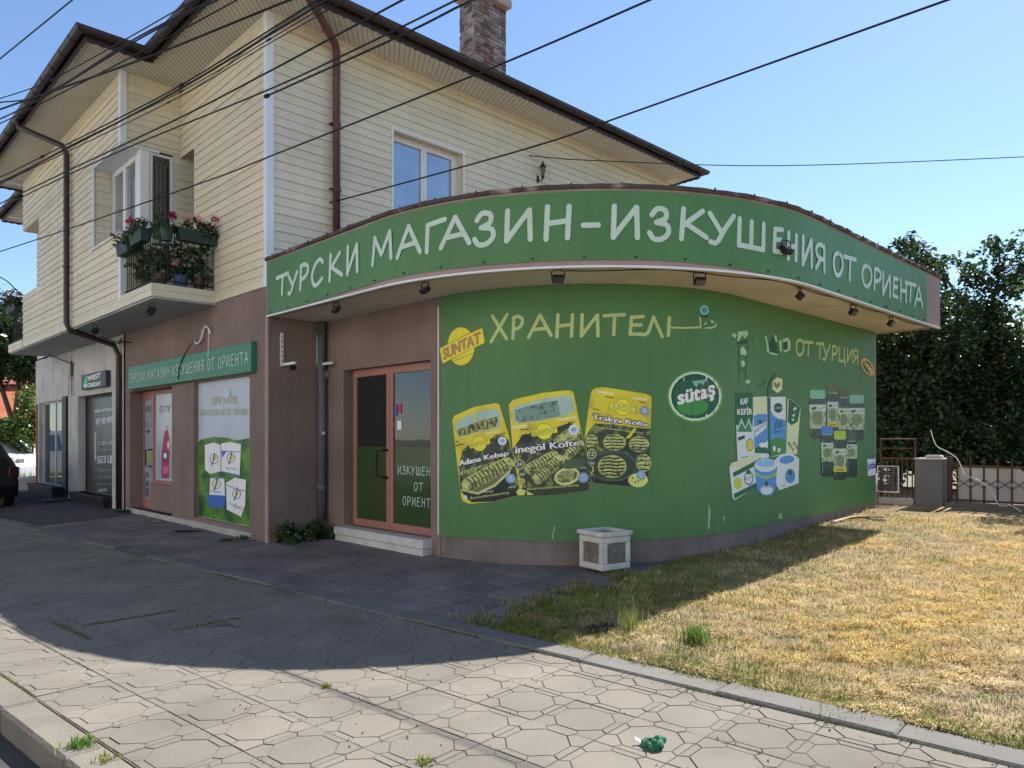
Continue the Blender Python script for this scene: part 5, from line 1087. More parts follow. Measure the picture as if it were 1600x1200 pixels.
# ------------------------------------------------------------------ leaves, trees, shrubs
def leaf_mat(name, c, tr=.35, var=.45, spec=.5):
    return mat(name, c, .33, .15, 1.2, isl=var, trans=tr, spec=spec)
LEAF = dict(dark=leaf_mat('leaf_dark', (.05, .092, .028), .42, .6), mid=leaf_mat('leaf_mid', (.10, .17, .045), .5), light=leaf_mat('leaf_light', (.13, .21, .05)), ger=leaf_mat('leaf_geranium', (.05, .11, .035)))
def leaf_cloud(name, centers, rad, per, size, mt, parent, org, flat=.6):
    """leaf quads gathered round clump centres"""
    C_ = np.repeat(np.array(centers), per, 0); N_ = len(C_); R_ = np.repeat(np.broadcast_to(np.asarray(rad, dtype=float), (len(centers),)), per)
    d = rng.normal(0, 1, (N_, 3)); d /= np.linalg.norm(d, axis=1)[:, None]; p = C_+d*(R_*rng.uniform(.15, 1, N_)**.6)[:, None]
    u = rng.normal(0, 1, (N_, 3)); u[:, 2] = u[:, 2]*.5-.35; u /= np.linalg.norm(u, axis=1)[:, None]
    nv = d*.4+np.array([0, 0, flat])+rng.normal(0, .55, (N_, 3)); v = np.cross(nv, u); v /= np.linalg.norm(v, axis=1)[:, None]
    s_ = size*rng.uniform(.6, 1.25, N_)[:, None]; w_ = s_*.30; nn_ = np.cross(u, v); p = p-np.array(org)
    q = np.stack([p, p+u*s_*.45+v*w_+nn_*s_*.06, p+u*s_, p+u*s_*.45-v*w_+nn_*s_*.06], 1).reshape(-1, 3)
    k = np.arange(N_)*4; f = np.stack([k, k+1, k+2, k, k+2, k+3], 1).ravel()
    return big_mesh(name, q, f, 3, mt, parent)
def limb(bm_, p0, p1, r0, r1, seed, k=6, wig=.08):
    rr = random.Random(seed); p0, p1 = Vector(p0), Vector(p1); L = (p1-p0).length; pts = []
    for i in range(k+1):
        t = i/k; q = p0.lerp(p1, t)
        if 0 < i < k: q += Vector((rr.gauss(0, 1), rr.gauss(0, 1), rr.gauss(0, .6)))*wig*L*.5
        pts.append(q+Vector((0, 0, .06*L*math.sin(PI*t))))
    bm_.tube(pts, [r0+(r1-r0)*i/k for i in range(k+1)], 7); return pts
def tree(name, label, base, lobes, nclump, per, size, mt, seed, crad=.3, twigs=(), trunk_r=.14, hole=.15, group=None):
    global rng
    old = rng; rng = np.random.default_rng(seed); rr = random.Random(seed); base = Vector(base)
    t = thing(name, label, 'tree', base, group=group); tr = MB(); lb = MB()
    cen = []
    tot = sum(l[1][0]*l[1][1]*l[1][2] for l in lobes)
    fork = base.lerp(Vector(lobes[0][0]), .35); limb(tr, base-Vector((0, 0, .1)), fork, trunk_r, trunk_r*.8, seed, 5, .05); tr.build('trunk', M['bark'], t, smooth=True)
    for li, (c, r) in enumerate(lobes):
        k = max(6, int(nclump*r[0]*r[1]*r[2]/tot)); c = Vector(c); main = limb(lb, fork, c-Vector((0, 0, r[2]*.15)), trunk_r*.7, trunk_r*.3, seed+li, 6, .06)
        for i in range(k):
            d = np.array([rr.gauss(0, 1) for _ in range(3)]); d /= np.linalg.norm(d); q = rr.uniform(.15, 1)**.45*(1+.18*math.sin(5*d[0]+3*d[2]+li)+rr.gauss(0, .07))
            p = c+Vector((d[0]*r[0]*q, d[1]*r[1]*q, d[2]*r[2]*q))
            if p.z < base.z+.35: continue
            cen.append(tuple(p))
            if i % 4 == 0: limb(lb, main[rr.randrange(2, 7)], p, trunk_r*.22, .008, seed*7+i, 4, .12)
    rad = [crad*rr.uniform(.7, 1.3) for _ in cen]
    tc = []
    for tw in twigs:
        pts = [Vector(p) for p in tw[0]]; lb.tube(catmull(pts, 5), [.035*(1-.75*i/(5*(len(pts)-1))) for i in range(5*(len(pts)-1)+1)], 6)
        cp = catmull(pts, 5)
        for _ in range(tw[1]): q = cp[rr.randrange(len(cp)//3, len(cp))]; tc.append(tuple(q+Vector((rr.gauss(0, tw[2]), rr.gauss(0, tw[2]), rr.gauss(0, tw[2]*.8)))))
    lb.build('limbs', M['bark'], t, smooth=True)
    o = leaf_cloud('crown', cen, rad, per, size, mt, t, base); o['kind'] = 'stuff'
    if tc: o = leaf_cloud('twig_leaves', tc, .13, 16, size, mt, t, base); o['kind'] = 'stuff'
    rng = old; return t
def yb(px, py, Y): return tuple(py_depth(px, py, Y))
tree('garden_tree', 'big dark leafy tree behind the spiked iron fence, arching towards the canopy end', (9.0, 15.6, .4),
     [(yb(1500, 560, 16), (1.7, 1.6, 1.75)), (yb(1425, 590, 15.2), (.85, 1.0, 1.5)), (yb(1590, 620, 16), (1.4, 1.6, 1.75)), (yb(1490, 660, 15.4), (1.7, 1.1, .85))], 720, 60, .115, LEAF['dark'], 5, .26,
     [([yb(1500, 470, 15.8), yb(1470, 425, 15.6), yb(1435, 405, 15.4), yb(1402, 388, 15.3)], 34, .13), ([yb(1480, 450, 15.8), yb(1455, 400, 15.6), yb(1420, 380, 15.4)], 22, .10), ([yb(1540, 500, 15.5), yb(1560, 440, 15.4), yb(1562, 400, 15.4), yb(1558, 370, 15.4)], 44, .17), ([yb(1555, 460, 15.4), yb(1590, 425, 15.4), yb(1615, 400, 15.4)], 44, .18), ([yb(1500, 440, 15.8), yb(1520, 425, 15.6), yb(1500, 405, 15.6)], 14, .10)])
tree('garden_tree', 'bushy tree with paler leaves standing right behind the big dark one', (14.2, 18.8, .5), [(yb(1600, 620, 19), (2.2, 1.9, 1.9)), (yb(1690, 600, 18.5), (2.0, 1.8, 2.2)), (yb(1460, 590, 19.5), (1.6, 1.3, 1.9))], 520, 52, .14, LEAF['mid'], 9, .34)
tree('garden_tree', 'low shrubby tree filling the gap behind the garden gate', (7.9, 15.2, .4), [(yb(1400, 640, 15.2), (.9, 1.0, 1.1)), (yb(1395, 560, 15.6), (.8, .9, 1.0))], 230, 52, .11, LEAF['dark'], 13, .26)
tree('garden_tree', 'dense hedge-like tree deep in the garden behind the fence', (11.5, 20.5, .5), [((9.5, 21, 2.2), (2.6, 1.2, 2.2)), ((13.5, 21, 2.2), (3.4, 1.2, 2.4)), ((18, 20.5, 2.2), (3.4, 1.2, 2.4))], 420, 50, .17, LEAF['dark'], 21, .42)
tree('garden_tree', 'wide tree on the lawn side of the fence, shading the fence corner', (10.9, 12.9, .35), [((10.4, 12.1, 3.9), (1.8, 1.8, 1.05)), ((12.0, 11.6, 3.7), (1.7, 1.7, 1.2))], 210, 46, .12, LEAF['mid'], 17, .3)
tree('hedge', 'low dark hedge growing right behind the iron fence', (10.4, 14.4, .35), [(yb(1430, 690, 14.3), (.8, .5, .6)), (yb(1500, 695, 14.3), (.9, .5, .65)), (yb(1570, 700, 14.2), (.9, .5, .65)), (yb(1650, 705, 14.0), (1.0, .5, .7)), (yb(1390, 700, 14.4), (.6, .5, .55))], 320, 46, .10, LEAF['dark'], 43, .22, trunk_r=.05)
tree('street_tree', 'dark tree rising behind the far end of the house', (-18.6, 27.5, .2), [(yb(25, 535, 27), (1.6, 1.6, 1.4)), (yb(-40, 515, 27), (2.2, 2, 1.8)), (yb(75, 585, 28), (1.0, 1.0, 1.3))], 330, 45, .2, LEAF['dark'], 31, .42)
tree('street_shrub', 'sunlit green shrub beside the white van', (-15.6, 24.6, .2), [(yb(22, 675, 24.3), (.6, .6, .38)), (yb(52, 655, 24.6), (.42, .6, 1.1)), (yb(-12, 675, 24.3), (.8, .8, .4))], 160, 45, .13, LEAF['light'], 37, .24, trunk_r=.06)
# leafy weed at the foot of the drain pipe
wc = H(.35, -.25, gzh(.35, -.25)); t = thing('weed', 'dark leafy weed bush at the foot of the grey drain pipe', 'weed', wc)
cs = [tuple(H(.12+.7*random.random(), -.12-.35*random.random(), gzh(.4, -.3)+.04+.2*random.random()**1.6)) for _ in range(22)]
o = leaf_cloud('foliage', cs, .09, 40, .09, LEAF['dark'], t, wc); o['kind'] = 'stuff'
part('stem', M['bark'], t, *[('tube', [wc+Vector((0, 0, -.02)), wc+Vector((random.uniform(-.2, .2), random.uniform(-.2, .2), .2))], .008, 5) for _ in range(4)])

# ------------------------------------------------------------------ garden fence, gate, pillar
FA = 8.62
pl0 = on_plane(1472, 760, 0, FA).y; pl1 = on_plane(1429, 760, 0, FA).y; gl_ = gzh(FA, pl0); ptop = on_plane(1450, 716, 0, FA).z
t = thing('fence_pillar', 'square dark grey rendered pillar between gate and spiked fence', 'pillar', (FA+.2, (pl0+pl1)/2, gl_), HM)
part('shaft', mat('pillar_grey', (.17, .17, .175), .9, .1, 2, bump=.3, bs=60, streak=.1), t, ('bbox', FA, FA+.4, pl0, pl1, gl_-.3, ptop-.03, .01)); part('cap', M['concrete'], t, ('bbox', FA-.015, FA+.415, pl0-.015, pl1+.015, ptop-.03, ptop, .008)); part('stone_piece', M['concrete'], t, ('bbox', FA+.12, FA+.3, pl0+.05, pl0+.3, ptop, ptop+.05, .02))
fe = thing('iron_fence', 'rusty iron fence with spiked bars and crossed rods above a low wall', 'fence', (FA+.1, pl0-2, gl_), HM)
f0, f1 = pl0-.04, pl0-5.5; zr0, zr1 = on_plane(1500, 782, 0, FA).z, on_plane(1500, 729, 0, FA).z
part('base_wall', M['edging'], fe, ('bbox', FA-.02, FA+.2, f1, f0, gl_-.4, gl_+.10, .01)); part('rail', M['rust'], fe, ('box', FA+.08, FA+.11, f1, f0, zr0-.015, zr0+.015)); part('rail', M['rust'], fe, ('box', FA+.08, FA+.11, f1, f0, zr1-.015, zr1+.015)); part('post', M['rust'], fe, ('bbox', FA+.06, FA+.13, f0-.08, f0-.01, gl_, zr1+.16, .006))
for i in range(26):
    y = f0-.16-i*.188
    if y < f1: break
    part('bar', M['rust'], fe, ('box', FA+.072, FA+.0795, y-.014, y+.014, zr0-.13, zr0+.26)); part('bar', M['rust'], fe, ('prism', [(FA+.072, y-.014, zr1-.26), (FA+.072, y+.014, zr1-.26), (FA+.072, y+.014, zr1+.10), (FA+.072, y, zr1+.15), (FA+.072, y-.014, zr1+.10)], (.0075, 0, 0)))
    if i % 1 == 0: part('crossed_rod', M['rust'], fe, ('tube', [(FA+.07, y, zr0+.2), (FA+.07, y-.188, zr1-.2)], .006, 4), ('tube', [(FA+.085, y-.188, zr0+.2), (FA+.085, y, zr1-.2)], .006, 4))
wp = thing('fence_sheet', 'dirty white plastic sheet fixed behind the iron fence', 'sheet', (FA+.16, pl0-1.5, gl_), HM)
b = MB(); v = []; ns = 30
for i in range(ns+1):
    y = f0-.12-(2.9)*i/ns; zt_l = zr1-.01+.01*math.sin(i*1.1) if i < 9 else zr1-.02-min(.42, (i-9)*.05)+.03*math.sin(i*1.7)
    for j in range(5): v.append(Vector((FA+.17+.02*math.sin(i*.9+j), y, gl_+.11+(zt_l-gl_-.11)*j/4)))
b.add(v, [(i*5+j, (i+1)*5+j, (i+1)*5+j+1, i*5+j+1) for i in range(ns) for j in range(4)]); b.build('sheet', mat('dirty_white', (.55, .53, .52), .6, .12, 2, streak=.15), wp, smooth=True, fix=False)
hs = thing('garden_hose', 'thin pale flexible cable dangling over the iron fence', 'cable', H(FA-.02, pl0-.5, gl_)); hz = [on_plane(*q, 0, FA-.03) for q in ((1454, 672), (1459, 688), (1465, 698), (1480, 706), (1494, 715), (1501, 727), (1508, 742), (1526, 749), (1540, 758), (1552, 772), (1562, 790), (1580, 790), (1596, 800))]
hs.matrix_world = HM @ Matrix.Translation((FA-.03, pl0-.5, gl_)); hs['org'] = [FA-.03, pl0-.5, gl_]; part('strand', M['pvc'], hs, ('tube', catmull(hz, 5), .0075, 5), smooth=True)
gt = thing('garden_gate', 'dark iron garden gate between the rounded wall and the grey pillar', 'gate', (FA+.1, pl1+.3, gl_), HM)
g0, g1 = pl1+.02, -5.3; gt1 = on_plane(1400, 686, 0, FA).z
part('frame', M['rust'], gt, ('tube', [(FA+.1, g1, gl_+.1), (FA+.1, g1, gt1), (FA+.1, g0, gt1), (FA+.1, g0, gl_+.1)], .018, 6)); part('rail', M['rust'], gt, ('box', FA+.085, FA+.115, g0, g1, gt1-.35, gt1-.32)); part('rail', M['rust'], gt, ('box', FA+.085, FA+.115, g0, g1, gt1-.17, gt1-.15)); part('sill', M['concrete'], gt, ('box', FA, FA+.2, g0, g1, gl_-.2, gl_+.12))
for i in range(7): part('bar', M['rust'], gt, ('box', FA+.075, FA+.084, g0+.04+i*(g1-g0)/7-.01, g0+.04+i*(g1-g0)/7+.01, gl_+.02, gt1-.33))
cr = thing('wire_crate', 'grey wire mesh grate leaning on the garden gate', 'grate', (FA, g1-.15, gl_+.25), HM); c0, c1 = g0+.22, g1+.02
part('frame', M['pvc'], cr, ('tube', [(FA-.03, c0, gl_+.22), (FA+.02, c0+.02, gl_+.66), (FA+.02, c1, gl_+.66), (FA-.03, c1, gl_+.22), (FA-.03, c0, gl_+.22)], .012, 6)); part('wires', M['greypipe'], cr, *[('tube', [(FA-.03, c0+i*.035, gl_+.22), (FA+.02, c0+i*.035, gl_+.66)], .003, 3) for i in range(1, int((c1-c0)/.035))], *[('tube', [(FA-.03+.05*k/12, c0, gl_+.22+.44*k/12), (FA-.03+.05*k/12, c1, gl_+.22+.44*k/12)], .003, 3) for k in range(1, 12)])['kind'] = 'stuff'

# ------------------------------------------------------------------ small things round the shop
# concrete planter
PW = .21; pc = (1.555, -4.92); prot = Matrix.Rotation(math.radians(-10), 4, 'Z'); pz = gzh(*pc)+.025
pln = thing('concrete_planter', 'square pale concrete planter with pebble panels against the green rounded wall', 'planter', (*pc, pz), HM); PT = Matrix.Translation((*pc, pz)) @ prot; CP = mat('pale_concrete', (.55, .53, .49), .9, .1, 4, bump=.3, bs=70, streak=.12, fine=.08)
b = MB(); q = lambda w0, w1, z0, z1: b.add([PT @ Vector((x*w_, y*w_, z)) for w_, z in ((w0, z0), (w1, z1)) for x, y in ((-1, -1), (1, -1), (1, 1), (-1, 1))], [(3, 2, 1, 0), (4, 5, 6, 7), (0, 1, 5, 4), (1, 2, 6, 5), (2, 3, 7, 6), (3, 0, 4, 7)])
q(.175, .195, 0, .36); b.build('body', CP, pln)
for k in range(4):
    R_ = PT @ Matrix.Rotation(k*PI/2, 4, 'Z'); f = MB()
    for x0, x1, z0, z1 in ((-.2, .2, 0, .07), (-.2, .2, .29, .36), (-.2, -.13, .07, .29), (.13, .2, .07, .29)): f.bbox(x0*1, x1*1, -.205, -.180, z0, z1, .012, T=R_)
    f.build('frame', CP, pln); MB().box(-.129, .129, -.196, -.186, .071, .289, T=R_).build('pebble_panel', mat('pebble', (.20, .18, .15), .95, .3, 10, bump=1.0, bs=70, bdist=.02, fine=.4, fs=90), pln)
f = MB()
for k in range(4): f.bbox(-.222, .222 if k % 2 else .222, -.222, -.165, .362, .415, .01, T=PT @ Matrix.Rotation(k*PI/2, 4, 'Z') @ Matrix.Translation((0, -.0005*k, .0006*k)))
f.build('rim', CP, pln); MB().box(-.165, .165, -.165, .165, .36, .385, T=PT).build('fill', mat('grey_fill', (.30, .31, .33), .9, .2, 8), pln)
# floodlights
def floodlight(loc, yaw, label, tilt=.5, group='floodlights under the canopy', s_=1.0):
    t = thing('floodlight', label, 'lamp', loc, HM, group); T_ = Matrix.Translation(loc) @ Matrix.Rotation(yaw, 4, 'Z') @ Matrix.Scale(s_, 4)
    part('bracket', M['black'], t, *[('tube', [T_ @ Vector(p) for p in ((-.07, 0, -.10), (-.075, 0, -.02), (-.04, 0, 0), (.04, 0, 0), (.075, 0, -.02), (.07, 0, -.10))], .007, 5)]); B_ = T_ @ Matrix.Translation((0, 0, -.10)) @ Matrix.Rotation(tilt, 4, 'X')
    MB().bbox(-.065, .065, -.03, .02, -.05, .05, .008, T=B_).build('housing', M['black'], t); MB().box(-.055, .055, -.034, -.031, -.04, .04, T=B_).build('lens', mat('lens', (.06, .065, .07), .1, 0, spec=.8), t)
    for k in range(5): MB().box(-.052+.024*k, -.047+.024*k, .02, .034, -.042, .042, T=B_).build('fin', M['black'], t)
    return t
CI = Curve(RF-.16, -.02, 8.19)
ORD = iter(('nearest the house corner', 'second from the house corner', 'third from the house corner', 'fourth from the house corner', 'fifth from the house corner', 'next to last before the canopy end', 'last before the pink canopy end'))
for px, py, tl in ((525, 478, -.7), (664, 446, -.9), (872, 430, .9), (1093, 432, .9), (1250, 458, .8), (1333, 481, .7), (1392, 500, .6)):
    u = CI.pix(px, py)[0]; q = CI.at(u); nx, ny = CI.nrm(q.x, q.y); floodlight((q.x, q.y, ZC0+.006), math.atan2(ny, nx)+PI/2+random.uniform(-.3, .3), 'small black floodlight under the canopy ceiling, '+next(ORD), tl, s_=.92)
u = CF.pix(1222, 398)[0]; q = CF.at(u, .05); nx, ny = CF.nrm(q.x, q.y); floodlight((q.x, q.y, SF.pix(1222, 390)[1]+.09), math.atan2(ny, nx)+PI/2, 'black floodlight fixed on the lettering of the canopy banner', -.9, group='floodlight on the banner', s_=1.05)
for px, py in ((236, 463), (148, 500)):
    bb = pa(px, py, BAY+.12)[0]; floodlight((BAY+.12, bb, ZB-.10), PI/2, 'small floodlight under the projecting bay, '+('below the flowered balcony' if px > 200 else 'beside the brown downpipe'), .4, group='floodlights under the bay', s_=1.3)
# wall lantern on the side wall
la, lzz = pb(847, 268, -.12); t = thing('wall_lantern', 'small black wall lantern on the cream siding above the canopy', 'lamp', (la, -.02, lzz-.15), HM)
part('back_plate', M['black'], t, ('bbox', la-.05, la+.01, -.035, -.017, lzz-.2, lzz-.06, .01)); part('arm', M['black'], t, ('tube', [(la-.02, -.03, lzz-.14), (la-.01, -.12, lzz-.19), (la, -.14, lzz-.12)], .012, 6)); part('lantern', mat('lantern_glass', (.06, .06, .06), .2, 0), t, ('lathe', [(.03, -.1), (.055, .07), (.05, .08)], 6, (la, -.14, lzz))); part('roof', M['black'], t, ('lathe', [(.07, .08), (.04, .13), (.015, .15), (.02, .17), (.004, .21)], 8, (la, -.14, lzz))); part('foot', M['black'], t, ('lathe', [(.012, -.16), (.03, -.12), (.035, -.1)], 8, (la, -.14, lzz)))
# air conditioner brackets on the entrance side wall
for k, (px, py) in enumerate(((437, 545), (494, 548))):
    a_, z_ = pb(px+3, py-25, -.01); t = thing('wall_bracket', 'white perforated angle bracket on the pink entrance wall, '+('beside the grey drain pipe' if k else 'near the house corner'), 'bracket', (a_, -.01, z_-.3), HM, 'air conditioner brackets'); zz = pb(px+3, 572, -.01)[1]
    part('upright', M['pvc'], t, ('box', a_-.02, a_+.02, -.03, -.0015, zz, z_)); part('arm', M['pvc'], t, ('box', a_-.018, a_+.018, -.42, -.031, zz, zz+.035))
    for i in range(6): part('slot', M['black'], t, ('box', a_-.007, a_+.007, -.0325, -.0301, zz+.06+i*.07, zz+.085+i*.07))
a_, z_ = pb(458, 574, -.005); t = thing('wall_hole', 'dark broken pipe hole below the wall bracket', 'hole', (a_, -.004, z_), HM); part('rim', M['darkroom'], t, ('lathe', [(.045, -.003), (.05, .002), (.02, .004)], 10, (0, 0, 0), None, Matrix.Translation((a_, -.004, z_)) @ Matrix.Rotation(PI/2, 4, 'X')))
# grey drain pipe in the entrance corner
a_p = pb(507, 650, -.1)[0]; a_p = min(a_p, ADW-.09); t = thing('drain_pipe', 'weathered grey drain pipe in the entrance corner', 'pipe', (a_p, -.1, .05), HM); part('pipe', M['greypipe'], t, ('tube', [(a_p, -.1, ZC0), (a_p, -.1, 2.6), (a_p+.01, -.1, 2.2), (a_p, -.1, .35)], .062, 12), smooth=True)
for zz in (1.9, .8, 2.62): part('collar', M['greypipe'], t, ('tube', [(a_p, -.1, zz), (a_p, -.1, zz+.06)], .069, 12))
part('label_sticker', M['pvc'], t, ('box', a_p-.035, a_p+.02, -.166, -.164, 1.62, 1.66)); part('foam', mat('foam', (.16, .14, .11), .9, .4, 10), t, ('lathe', [(.02, 0), (.07, .03), (.08, .1), (.03, .14)], 8, (a_p+.08, -.12, 2.45)))
# cable loop above the shop sign
lb_, lz_ = pa(320, 515, -.05); t = thing('conduit_hook', 'white bent conduit with a loose black cable above the shop sign', 'cable', (-.05, lb_, lz_-.2), HM)
part('conduit', M['pvc'], t, ('tube', catmull([Vector((-.05, *pa(x, y, -.05))) for x, y in ((303, 532), (308, 537), (314, 530), (318, 515), (322, 510), (327, 515), (328, 522))], 4), .016, 6), smooth=True); part('cable', M['rubber'], t, ('tube', catmull([Vector((-.1, *pa(x, y, -.1))) for x, y in ((303, 532), (292, 548), (282, 568), (278, 592))], 5), .009, 5)); part('thin_cable', M['pvc'], t, ('tube', [Vector((-.05, *pa(326, 516, -.05))), Vector((-.1, *pa(325, 560, -.1)))], .005, 4))
# iron hook with cable loop on the stucco, meter box
hb, hz_ = pa(112, 570, -.06); t = thing('cable_loop', 'coil of black cable hung on an iron hook on the white stucco', 'cable', (-.06, hb, hz_-.3), HM); part('coil', M['rubber'], t, ('tube', [Vector((-.06, hb+.09*math.cos(x)*(.6+.1*x/6), hz_-.1+.2*math.sin(x))) for x in np.linspace(0, 12, 40)], .008, 4)); part('drop', M['rubber'], t, *[('tube', catmull([Vector((-.05, hb+o_, hz_)), Vector((-.06, hb+o_*1.5+.03, hz_-.5)), Vector((-.05, hb+o_*2, zw+.02))], 5), .006, 4) for o_ in (-.1, .0, .16)])
hb2, hz2 = pa(200, 537, -.12); t = thing('iron_hook', 'bent iron bracket sticking out beside the black downpipe', 'bracket', (-.1, hb2, hz2), HM); part('rod', M['rust'], t, ('tube', [(0, hb2+.2, hz2+.05), (-.25, hb2+.15, hz2+.05), (-.25, hb2, hz2), (-.25, hb2, hz2+.1)], .012, 5))
# ------------------------------------------------------------------ balcony flowers
FLW = {'red': mat('petal_red', (.55, .03, .06), .6, .1, isl=.3, trans=.2), 'wine': mat('petal_wine', (.32, .03, .09), .6, .1, isl=.3, trans=.2), 'pink': mat('petal_pink', (.55, .22, .28), .6, .1, isl=.3, trans=.2)}
def flower_box(label, p0, p1, z, petal, seed, box=True, hgt=.17, dens=1.0, pot=(.028, .05, .042), group=None, cat='flower box'):
    rr = random.Random(seed); p0, p1 = Vector((*p0, z)), Vector((*p1, z)); c = (p0+p1)/2; t = thing('flower_box' if box else 'flower_pot', label, cat, c, HM, group); d = (p1-p0); L = d.length; d.normalize(); nr = Vector((-d.y, d.x, 0)); pm = mat('pot_%d' % int(pot[0]*1e4), pot, .6, .15, 5)
    if box:
        w0, w1 = .07, .09; v = [p0+d*.02-nr*w0, p1-d*.02-nr*w0, p1-d*.02+nr*w0, p0+d*.02+nr*w0]; v2 = [p0-nr*w1, p1-nr*w1, p1+nr*w1, p0+nr*w1]; up = Vector((0, 0, hgt))
        MB().add(v+[q+up for q in v2], [(3, 2, 1, 0), (4, 5, 6, 7), (0, 1, 5, 4), (1, 2, 6, 5), (2, 3, 7, 6), (3, 0, 4, 7)]).build('box', pm, t)
        part('rim', pm, t, ('prism', [q+up*1.001+Vector((0, 0, .001)) for q in (p0-nr*.1-d*.01, p1-nr*.1+d*.01, p1+nr*.1+d*.01, p0+nr*.1-d*.01)], (0, 0, .014)))
    else: part('pot', pm, t, ('lathe', [(.07, 0), (.1, hgt*.9), (.11, hgt), (.095, hgt+.002)], 14, tuple(c)), smooth=False)
    k = int(max(5, L*20)*dens); cs = [tuple(p0+d*rr.uniform(-.03, L+.03)+nr*rr.gauss(0, .07)+Vector((0, 0, hgt+rr.uniform(-.02, .16)))) for _ in range(k)]
    o = leaf_cloud('foliage', cs, .085, 26, .075, LEAF['ger'], t, tuple(c), .9); o['kind'] = 'stuff'
    if petal:
        fc_ = [tuple(p0+d*rr.uniform(-.05, L+.05)+nr*rr.gauss(0, .08)+Vector((0, 0, hgt+rr.uniform(.1, .27)))) for _ in range(max(3, int(k*.5)))]
        o = leaf_cloud('blossoms', fc_, .05, 40, .045, FLW[petal], t, tuple(c), .9); o['kind'] = 'stuff'
    return t
ra = BAY-.02; zb_ = ZB+.82
flower_box('dark green flower box of wine-red geraniums on the balcony corner next to the white post', (ra, 2.72), (ra, 3.28), zb_-.05, 'wine', 1)
flower_box('dark green flower box of red geraniums in the middle of the street-side railing', (ra, 2.05), (ra, 2.62), zb_, 'red', 2)
flower_box('long green flower box of bright red geraniums on the side railing by the house wall', (-.62, 1.78), (-.02, 1.78), zb_+.02, 'red', 3)
flower_box('round dark pot of wine-red flowers at the outer railing corner', (ra+.1, 1.80), (ra+.32, 1.78), zb_-.02, 'wine', 4, False, .2)
for k, (a_, b_, h_, lab, pc_, pt_) in enumerate(((-.75, 2.1, .22, 'brown pot with bushy green plant on the balcony floor', (.10, .045, .03), None), (-.5, 1.95, .2, 'blue pot with dark plant on the balcony floor', (.06, .08, .22), 'pink'), (-.22, 1.95, .2, 'grey pot with tall dark plant on the balcony floor by the wall', (.1, .1, .1), None), (-.8, 2.6, .2, 'black pot with trailing plant on the balcony floor', (.03, .03, .03), None))):
    t = flower_box(lab, (a_-.1, b_), (a_+.1, b_), ZB+.13, pt_, 20+k, False, h_, 1.5, pc_, cat='flower pot')
    c_ = Vector((a_, b_, ZB+.13+h_)); o = leaf_cloud('upper_foliage', [tuple(c_+Vector((random.gauss(0, .09), random.gauss(0, .09), random.uniform(.05, .5)))) for _ in range(16)], .09, 24, .075, LEAF['dark'], t, tuple(org_of(t)), .7); o['kind'] = 'stuff'
flower_box('flower box with wine-red blooms on the far balcony', (BAY-.05, B2+.3), (BAY-.05, B2+1.4), zb_+.05, 'wine', 9, True, .17, 1.4)
# ------------------------------------------------------------------ overhead cables
def cable(pts, zl, zr_, r, label='black overhead cable strung in front of the upper storey', ext=(6, 4), knots=(), group='overhead cables'):
    n_ = len(pts); P3 = []
    for i, (x, y) in enumerate(pts):
        z = zl+(zr_-zl)*(i/(n_-1)); ry = ray(x, y); t_ = (z-EYE)/ry.z; P3.append(Vector((ry.x*t_, t_, z)))
    P3 = catmull(P3, 8) if n_ > 2 else [P3[0].lerp(P3[1], i/10) for i in range(11)]
    if ext[0]: d = (P3[0]-P3[3]).normalized(); P3 = [P3[0]+d*ext[0]]+P3
    if ext[1]: d = (P3[-1]-P3[-4]).normalized(); P3 = P3+[P3[-1]+d*ext[1]]
    t = thing('overhead_cable', label, 'cable', P3[0], group=group); part('wire', M['rubber'], t, ('tube', P3, r, 5), smooth=True)
    for k in knots: q = P3[int(k*(len(P3)-1))]; d = (P3[int(k*(len(P3)-1))+1]-q).normalized(); part('clamp', M['rubber'], t, ('tube', [q-d*.04, q+d*.04], r*2.2, 6))
cable([(0, 92), (113, 0)], 7.2, 7.2, .010); cable([(0, 154), (88, 121), (304, 0)], 7.0, 6.9, .008); cable([(0, 160), (72, 146), (205, 64), (312, 9)], 6.9, 6.8, .011); cable([(0, 186), (66, 153), (219, 60), (340, 0)], 6.7, 6.7, .011); cable([(0, 193), (58, 165), (232, 75), (370, 0)], 6.6, 6.6, .009)
cable([(60, 150), (160, 115), (260, 78), (420, 13), (453, 0)], 6.6, 6.5, .014); cable([(0, 276), (21, 267), (171, 192), (283, 133), (420, 48), (495, 0)], 6.2, 6.2, .010, knots=(.3, .6)); cable([(0, 284), (21, 275), (171, 198), (283, 138), (420, 55), (505, 3)], 6.15, 6.15, .013); cable([(10, 283), (120, 222), (283, 143), (420, 62), (510, 8)], 6.1, 6.1, .006, knots=(.25, .5, .75)); cable([(30, 272), (150, 215), (300, 140), (400, 66), (500, 0)], 6.3, 6.3, .005, knots=(.45,)); cable([(120, 230), (283, 150), (400, 80), (540, 0)], 6.1, 6.0, .006)
cable([(0, 318), (112, 264), (283, 183), (420, 112), (515, 61), (629, 0)], 5.9, 5.8, .011); cable([(0, 325), (90, 281), (213, 225), (420, 140), (560, 75), (713, 0)], 5.8, 5.7, .010)
cable([(417, 150), (619, 59), (717, 10), (740, 0)], 6.05, 5.5, .012, 'thick black cable clamped to the white corner trim of the house', (0, 4), (0.01,), 'clamped cable'); cable([(0, 393), (112, 356), (331, 280), (420, 245), (747, 115), (1015, 0)], 5.2, 5.2, .010, 'long black cable sagging from above the balcony across the chimney base')
cable([(335, 357), (420, 337), (507, 319), (820, 233), (976, 180), (1200, 100), (1480, 0)], 5.1, 5.3, .011, 'long black cable running from the balcony railing over the rounded canopy', (0, 4), (), 'balcony cables'); cable([(335, 358), (420, 347), (540, 322)], 5.08, 5.15, .004, 'thin cable from the balcony railing to the brown downpipe', (0, 0), (), 'thin balcony cable')
